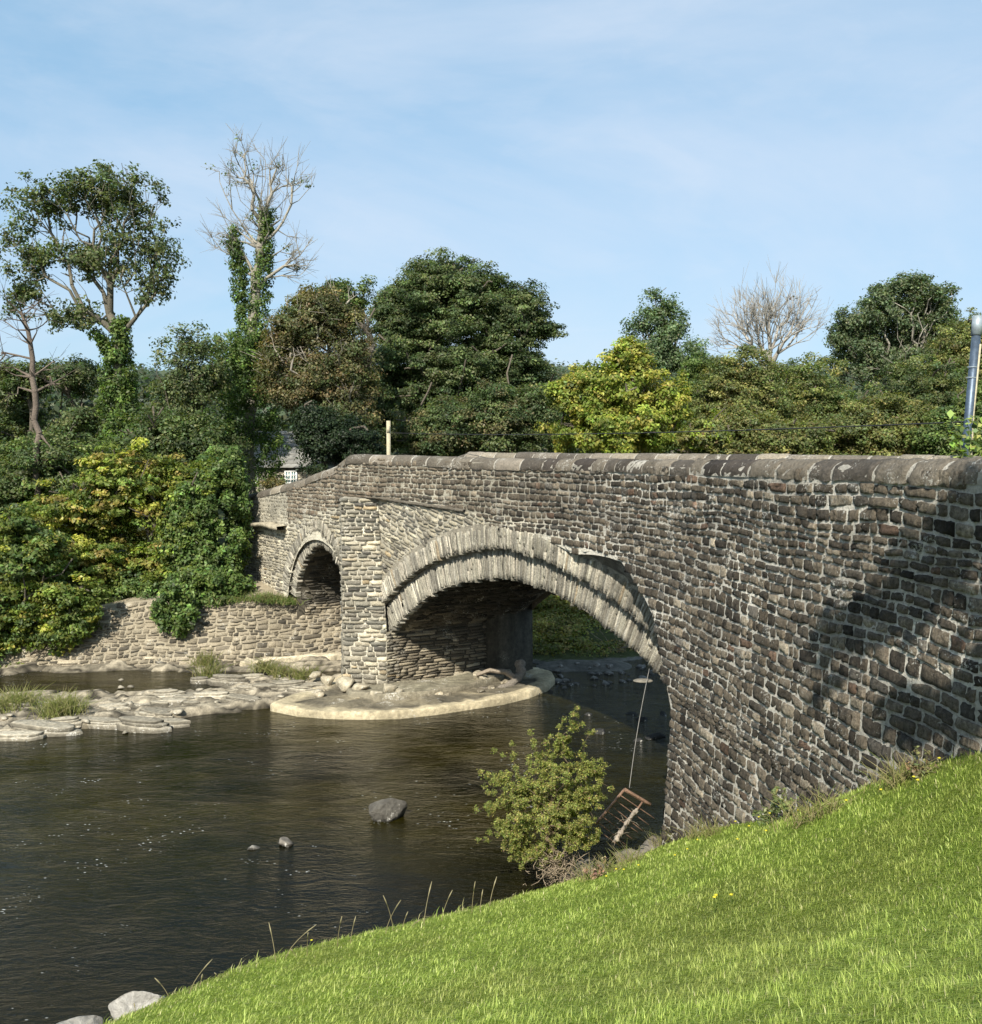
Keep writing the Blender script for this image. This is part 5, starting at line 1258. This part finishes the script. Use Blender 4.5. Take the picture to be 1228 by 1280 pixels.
# ------------------------------------------------------------------ posts, pole, cable
def posts():
    p = at(486, 568, 35); z0 = 4.6; r = thing('wooden_post', 'short pale wooden post standing behind the far end of the parapet', 'post', (p[0], p[1], z0))
    a = Acc(); zt = at(486, 526, 35)[2]; add_path(a, [(p[0], p[1], z0), (p[0], p[1], (z0 + zt) / 2), (p[0], p[1], zt)], .075, (.5, .5, .5), 10); a.build('shaft', M['wood_pale'], r, False, (p[0], p[1], z0))
    a = Acc(); add_box(a, (p[0], p[1] - .07, zt - .3), (.1, .04, .24)); a.build('notice_plate', M['wood_pale'], r, False, (p[0], p[1], z0))
    Yp = 15.; b = at(1207, 575, Yp); t = at(1223, 395, Yp); d = t - b; b = b - d * (1.4 / d[2])
    r = thing('grey_pole', 'leaning grey metal pole beyond the parapet at the right edge', 'pole', b)
    a = Acc(); add_path(a, [b, b + (t - b) * .5, t - (t - b) * .08], [.070, .070, .066], (.5, .5, .5), 14); a.build('shaft', M['pole'], r, True, b)
    a = Acc(); add_path(a, [t - (t - b) * .08, t], [.08, .08], (.5, .5, .5), 14); a.build('cap', M['pole_cap'], r, False, b)
    for py in (459, 472):
        q = at(1216 - (py - 461) * .1, py, Yp); a = Acc(); u = (t - b) / np.linalg.norm(t - b); add_path(a, [q - u * .006, q + u * .006], .077, (.5, .5, .5), 14, False); a.build('band', M['pole_cap'], r, False, b)
    a = Acc(); add_path(a, [b + [.13, -.05, 0], at(1217, 520, Yp - .05), at(1226, 430, Yp - .05)], .016, (.5, .5, .5), 6); a.build('stay_rod', M['wood_pale'], r, False, b)
    a = Acc(); q0 = at(490, 541, 35); q1 = at(1213, 527, Yp); tt = np.linspace(0, 1, 40)[:, None]; L = q0 * (1 - tt) + q1 * tt; L[:, 2] -= 4 * .12 * (tt * (1 - tt))[:, 0]
    add_path(a, L, .011, (.5, .5, .5), 5); o = a.build('overhead_cable', M['cable'], None, False, q1); o.location = q1; tag(o, 'thin dark cable strung between the wooden post and the grey pole', 'cable')
    # vine at the pole
    vb = at(1205, 590, 14.4); r = thing('climbing_vine', 'bright broad leaved vine climbing in front of the grey pole', 'vine', vb)
    rng = np.random.default_rng(12); a = Acc(); cen = []
    for (x0, y0, x1, y1) in ((1205, 590, 1182, 512), (1205, 585, 1222, 520), (1208, 590, 1232, 545), (1200, 590, 1192, 540), (1206, 590, 1208, 525)):
        t = np.linspace(0, 1, 10); P_ = np.array([at(x0 + (x1 - x0) * k + 6 * math.sin(k * 3), y0 + (y1 - y0) * k, 14.4 + .15 * k) for k in t]); add_path(a, P_, .006, (.16, .18, .07), 5)
        cen += [q + rng.normal(0, .05, 3) for q in P_[2:] for _ in range(2)]
    a.build('stem', M['bark'], r, False, vb); a = Acc(); cen = np.array(cen)
    leaves(a, cen, np.tile([-.3, -1, .6], (len(cen), 1)), .10, 2, .07, 1., [(.2, .3, .06), (.27, .34, .08), (.09, .14, .04)], rng, elong=1.15); a.build('foliage', M['leaf'], r, False, vb)
posts()

# ------------------------------------------------------------------ cottage
def cottage():
    Yc = 52.; b = at(345, 606, Yc); z0 = at(345, 640, Yc)[2]; k = Yc / FPX
    x0, x1 = at(308, 606, Yc)[0], at(402, 606, Yc)[0]; ze = at(345, 583, Yc)[2]; zr = at(345, 545, Yc)[2] 
    o = V(x0, Yc, z0); r = thing('stone_cottage', 'small grey slate roofed stone cottage half hidden behind the trees', 'cottage', o)
    a = Acc()
    def FH(U, W, h): return np.stack([x0 + U, Yc - np.asarray(h) + 0 * U, W + 0 * U], -1)
    add_box(a, ((x0 + x1) / 2, Yc + 2.5, (z0 + ze) / 2), (x1 - x0, 5 - .02, ze - z0), (.36, .33, .26))
    stones(a, FH, 0, x1 - x0, z0, ze, .16, (.25, .5), lambda u, v, cu, cv: (v < ze - .02) & (cu[:, 0] > 0) & (cu[:, 1] < x1 - x0), palette([(.30, .27, .2), (.24, .22, .17), (.37, .33, .25)], [1, 1, 1]), gap=.03, hmax=.02, sink=.01, wav=.02, rng=np.random.default_rng(5), bumpy=.004)
    a.build('wall', M['light_stone'], r, False, o)
    a = Acc(); n = 9
    for i in range(n):
        f0, f1 = i / n, (i + 1) / n; y0_ = Yc - .3 + 2.8 * f0; y1_ = Yc - .3 + 2.8 * f1 + .05; za = ze - .05 + (zr - ze + .4) * f0 + .03; zb_ = ze - .05 + (zr - ze + .4) * f1
        G = np.array([[(x, y0_, za - .04), (x, y0_, za), (x, y1_, zb_)] for x in np.linspace(x0 - .2, x1 + .2, 24)]); add_grid(a, G, V(.20, .195, .175) * (1 + .12 * np.random.default_rng(i).normal(0, 1, G.shape[:2] + (1,))))
    G = np.array([[(x, Yc + 2.5, zr + .35), (x, Yc + 5.3, ze - .05)] for x in (x0 - .2, x1 + .2)]); add_grid(a, G, np.broadcast_to(V(.3, .3, .29), G.shape))
    a.build('roof', M['roof'], r, False, o)
    a = Acc(); add_box(a, ((x0 + x1) / 2, Yc - .12, ze - .03), (x1 - x0, .2, .09)); a.build('gutter', M['cable'], r, False, o)
    for pl, prr in ((357, 371), (316, 322)):
        wx0, wx1 = at(pl, 590, Yc)[0], at(prr, 590, Yc)[0]; wz0, wz1 = at(357, 604, Yc)[2], at(357, 589, Yc)[2]
        a = Acc(); add_box(a, ((wx0 + wx1) / 2, Yc - .05, (wz0 + wz1) / 2), (wx1 - wx0 - .02, .03, wz1 - wz0 - .02)); w = a.build('window', M['glass'], r, False, o)
        a = Acc(); nx_ = 4 if wx1 - wx0 > .4 else 1
        for i in range(nx_ + 1): add_box(a, (wx0 + (wx1 - wx0) * i / nx_, Yc - .08, (wz0 + wz1) / 2), (.09 if i in (0, nx_, 2) else .045, .05, wz1 - wz0))
        for i in range(4): add_box(a, ((wx0 + wx1) / 2, Yc - .083, wz0 + (wz1 - wz0) * i / 3), (wx1 - wx0 + .04, .05, .08 if i in (0, 3) else .045))
        f = a.build('frame', M['white'], w, False, o)
cottage()
# small golden shrub and pale coping in front of cottage
tree('golden_shrub', 'small golden brown shrub on top of the far abutment wall before the cottage', 'bush', 40, 333, 4.4, [(335, 604, 14, 6), (345, 606, 12, 5)], nt=20, ncl=60, per=20, leaf=.1, crad=.18, cols=[(.2, .17, .05), (.12, .12, .04)], r0=.03, seed=80)

# unseen tree added at right, boughs set along sun rays to shade wing wall
def overhang():
    rng = np.random.default_rng(33); base = V(8.5, -3., 5.0)
    root = thing('shading_tree', 'unseen leafy tree added on the right to shade the wing wall', 'tree', base)
    def hit(px, py, Yw, k): return at(px, py, Yw) + SUN * k
    cen = [hit(1205, 700, 9.0, 10.5), hit(1185, 730, 9.2, 10.5), hit(1150, 765, 9.8, 10.5), hit(1120, 800, 10.2, 10.5), hit(1080, 825, 10.8, 10.5), hit(1040, 820, 11.3, 10.5), hit(1222, 660, 8.9, 10.5), hit(1175, 770, 9.3, 10.4),
           hit(1215, 900, 8.9, 10.), hit(1180, 925, 9.3, 10.), hit(1140, 950, 9.8, 10.), hit(1225, 930, 8.7, 10.)]
    tips = np.concatenate([np.array(cen) + rng.normal(0, .15, (len(cen), 3)) for _ in range(4)])
    arr, par, rad, hasc = skeleton(base, tips, rng, .25, start=[(8.3, -3, 9), (7.6, -2.5, 12.)], step=.5, tipr=.008)
    a = Acc(); i = np.arange(1, len(arr)); add_tubes(a, arr[par[i]], arr[i], rad[par[i]], rad[i], (.13, .11, .085), 6); a.build('trunk', M['bark'], root, False, base)
    ti = np.where(~hasc)[0]; a = Acc(); cc = arr[np.repeat(ti, 3)] + rng.normal(0, .10, (len(ti) * 3, 3))
    leaves(a, cc, np.tile([0, 0, 1.], (len(cc), 1)), .11, 16, .17, .8, G_MID, rng)
    cc, nb = sample_blobs([((8., -2.8, 13.5), (2., 2., 1.6))], 160, rng); leaves(a, cc, nb, .14, 26, .4, .8, G_MID, rng)
    a.build('crown', M['leaf'], root, False, base)

# ------------------------------------------------------------------ sun, sky, camera
SUN_EL = math.radians(40); SUN_AZ = math.atan2(-.33, -.944)      # direction towards the sun (x, y)
SUN = V(math.sin(SUN_AZ) * math.cos(SUN_EL), math.cos(SUN_AZ) * math.cos(SUN_EL), math.sin(SUN_EL))
overhang()
ld = bpy.data.lights.new('sun', 'SUN'); ld.energy = 5.0; ld.angle = math.radians(.5); ld.color = (1, .94, .83)
lo = link(bpy.data.objects.new('sun', ld))
from mathutils import Vector
lo.rotation_euler = Vector(SUN).to_track_quat('Z', 'Y').to_euler(); lo.location = (0, -20, 40)
w = bpy.data.worlds.new('World'); SC.world = w; w.use_nodes = True; nt = w.node_tree
sky = nt.nodes.new('ShaderNodeTexSky'); sky.sky_type = 'NISHITA'; sky.sun_disc = False; sky.sun_elevation = SUN_EL; sky.sun_rotation = SUN_AZ % (2 * PI)
sky.air_density = 1.0; sky.dust_density = 1.2; sky.ozone_density = 1.4
bg = nt.nodes['Background']; bg.inputs['Strength'].default_value = .080
tc = nt.nodes.new('ShaderNodeTexCoord'); mp = nt.nodes.new('ShaderNodeMapping'); mp.inputs['Scale'].default_value = (1.2, 1.2, 3.2); mp.inputs['Rotation'].default_value = (.25, .45, .3)
nt.links.new(tc.outputs['Generated'], mp.inputs['Vector'])
n1 = noise(nt, 1.3, 7, .58, mp.outputs['Vector'], .6); cf = ramp(nt, n1, (.40, .0), (.70, .5))
n2 = noise(nt, 5.0, 6, .6, mp.outputs['Vector'], 1.2); cf2 = ramp(nt, n2, (.5, 0.), (.8, .16))
sc = mixc(nt, .5, sky.outputs[0], (3.9, 6.6, 9.0))
sc = mixc(nt, cf, sc, (6.3, 6.9, 7.9)); sc = mixc(nt, cf2, sc, (7., 7.3, 7.9))
nt.links.new(sc, bg.inputs['Color'])

cam = bpy.data.cameras.new('camera'); co = link(bpy.data.objects.new('camera', cam)); co.location = (0, 0, H)
co.rotation_euler = (PI / 2 - PITCH, 0, 0); cam.sensor_fit = 'HORIZONTAL'; cam.sensor_width = 36; cam.lens = 36 * FPX / 1228; cam.clip_start = .05; cam.clip_end = 5000
SC.camera = co
SC.view_settings.view_transform = 'Standard'; SC.view_settings.look = 'None'; SC.view_settings.exposure = .65; SC.view_settings.gamma = 1

GR = {'maple': 'maples of the left bank', 'scrub_tree': 'thin scrub trees behind the left bank', 'bank_tree': 'trees past the left edge', 'bank_rock': 'rocks at the foot of the near bank', 'river_stone': 'two small stones in mid river', 'leafy_weed': 'leafy weeds of the near bank'}
for o in list(SC.objects):
    b_ = o.name.split('.')[0]
    if o.parent is None and b_ in GR and 'group' not in o.keys(): o['group'] = GR[b_]
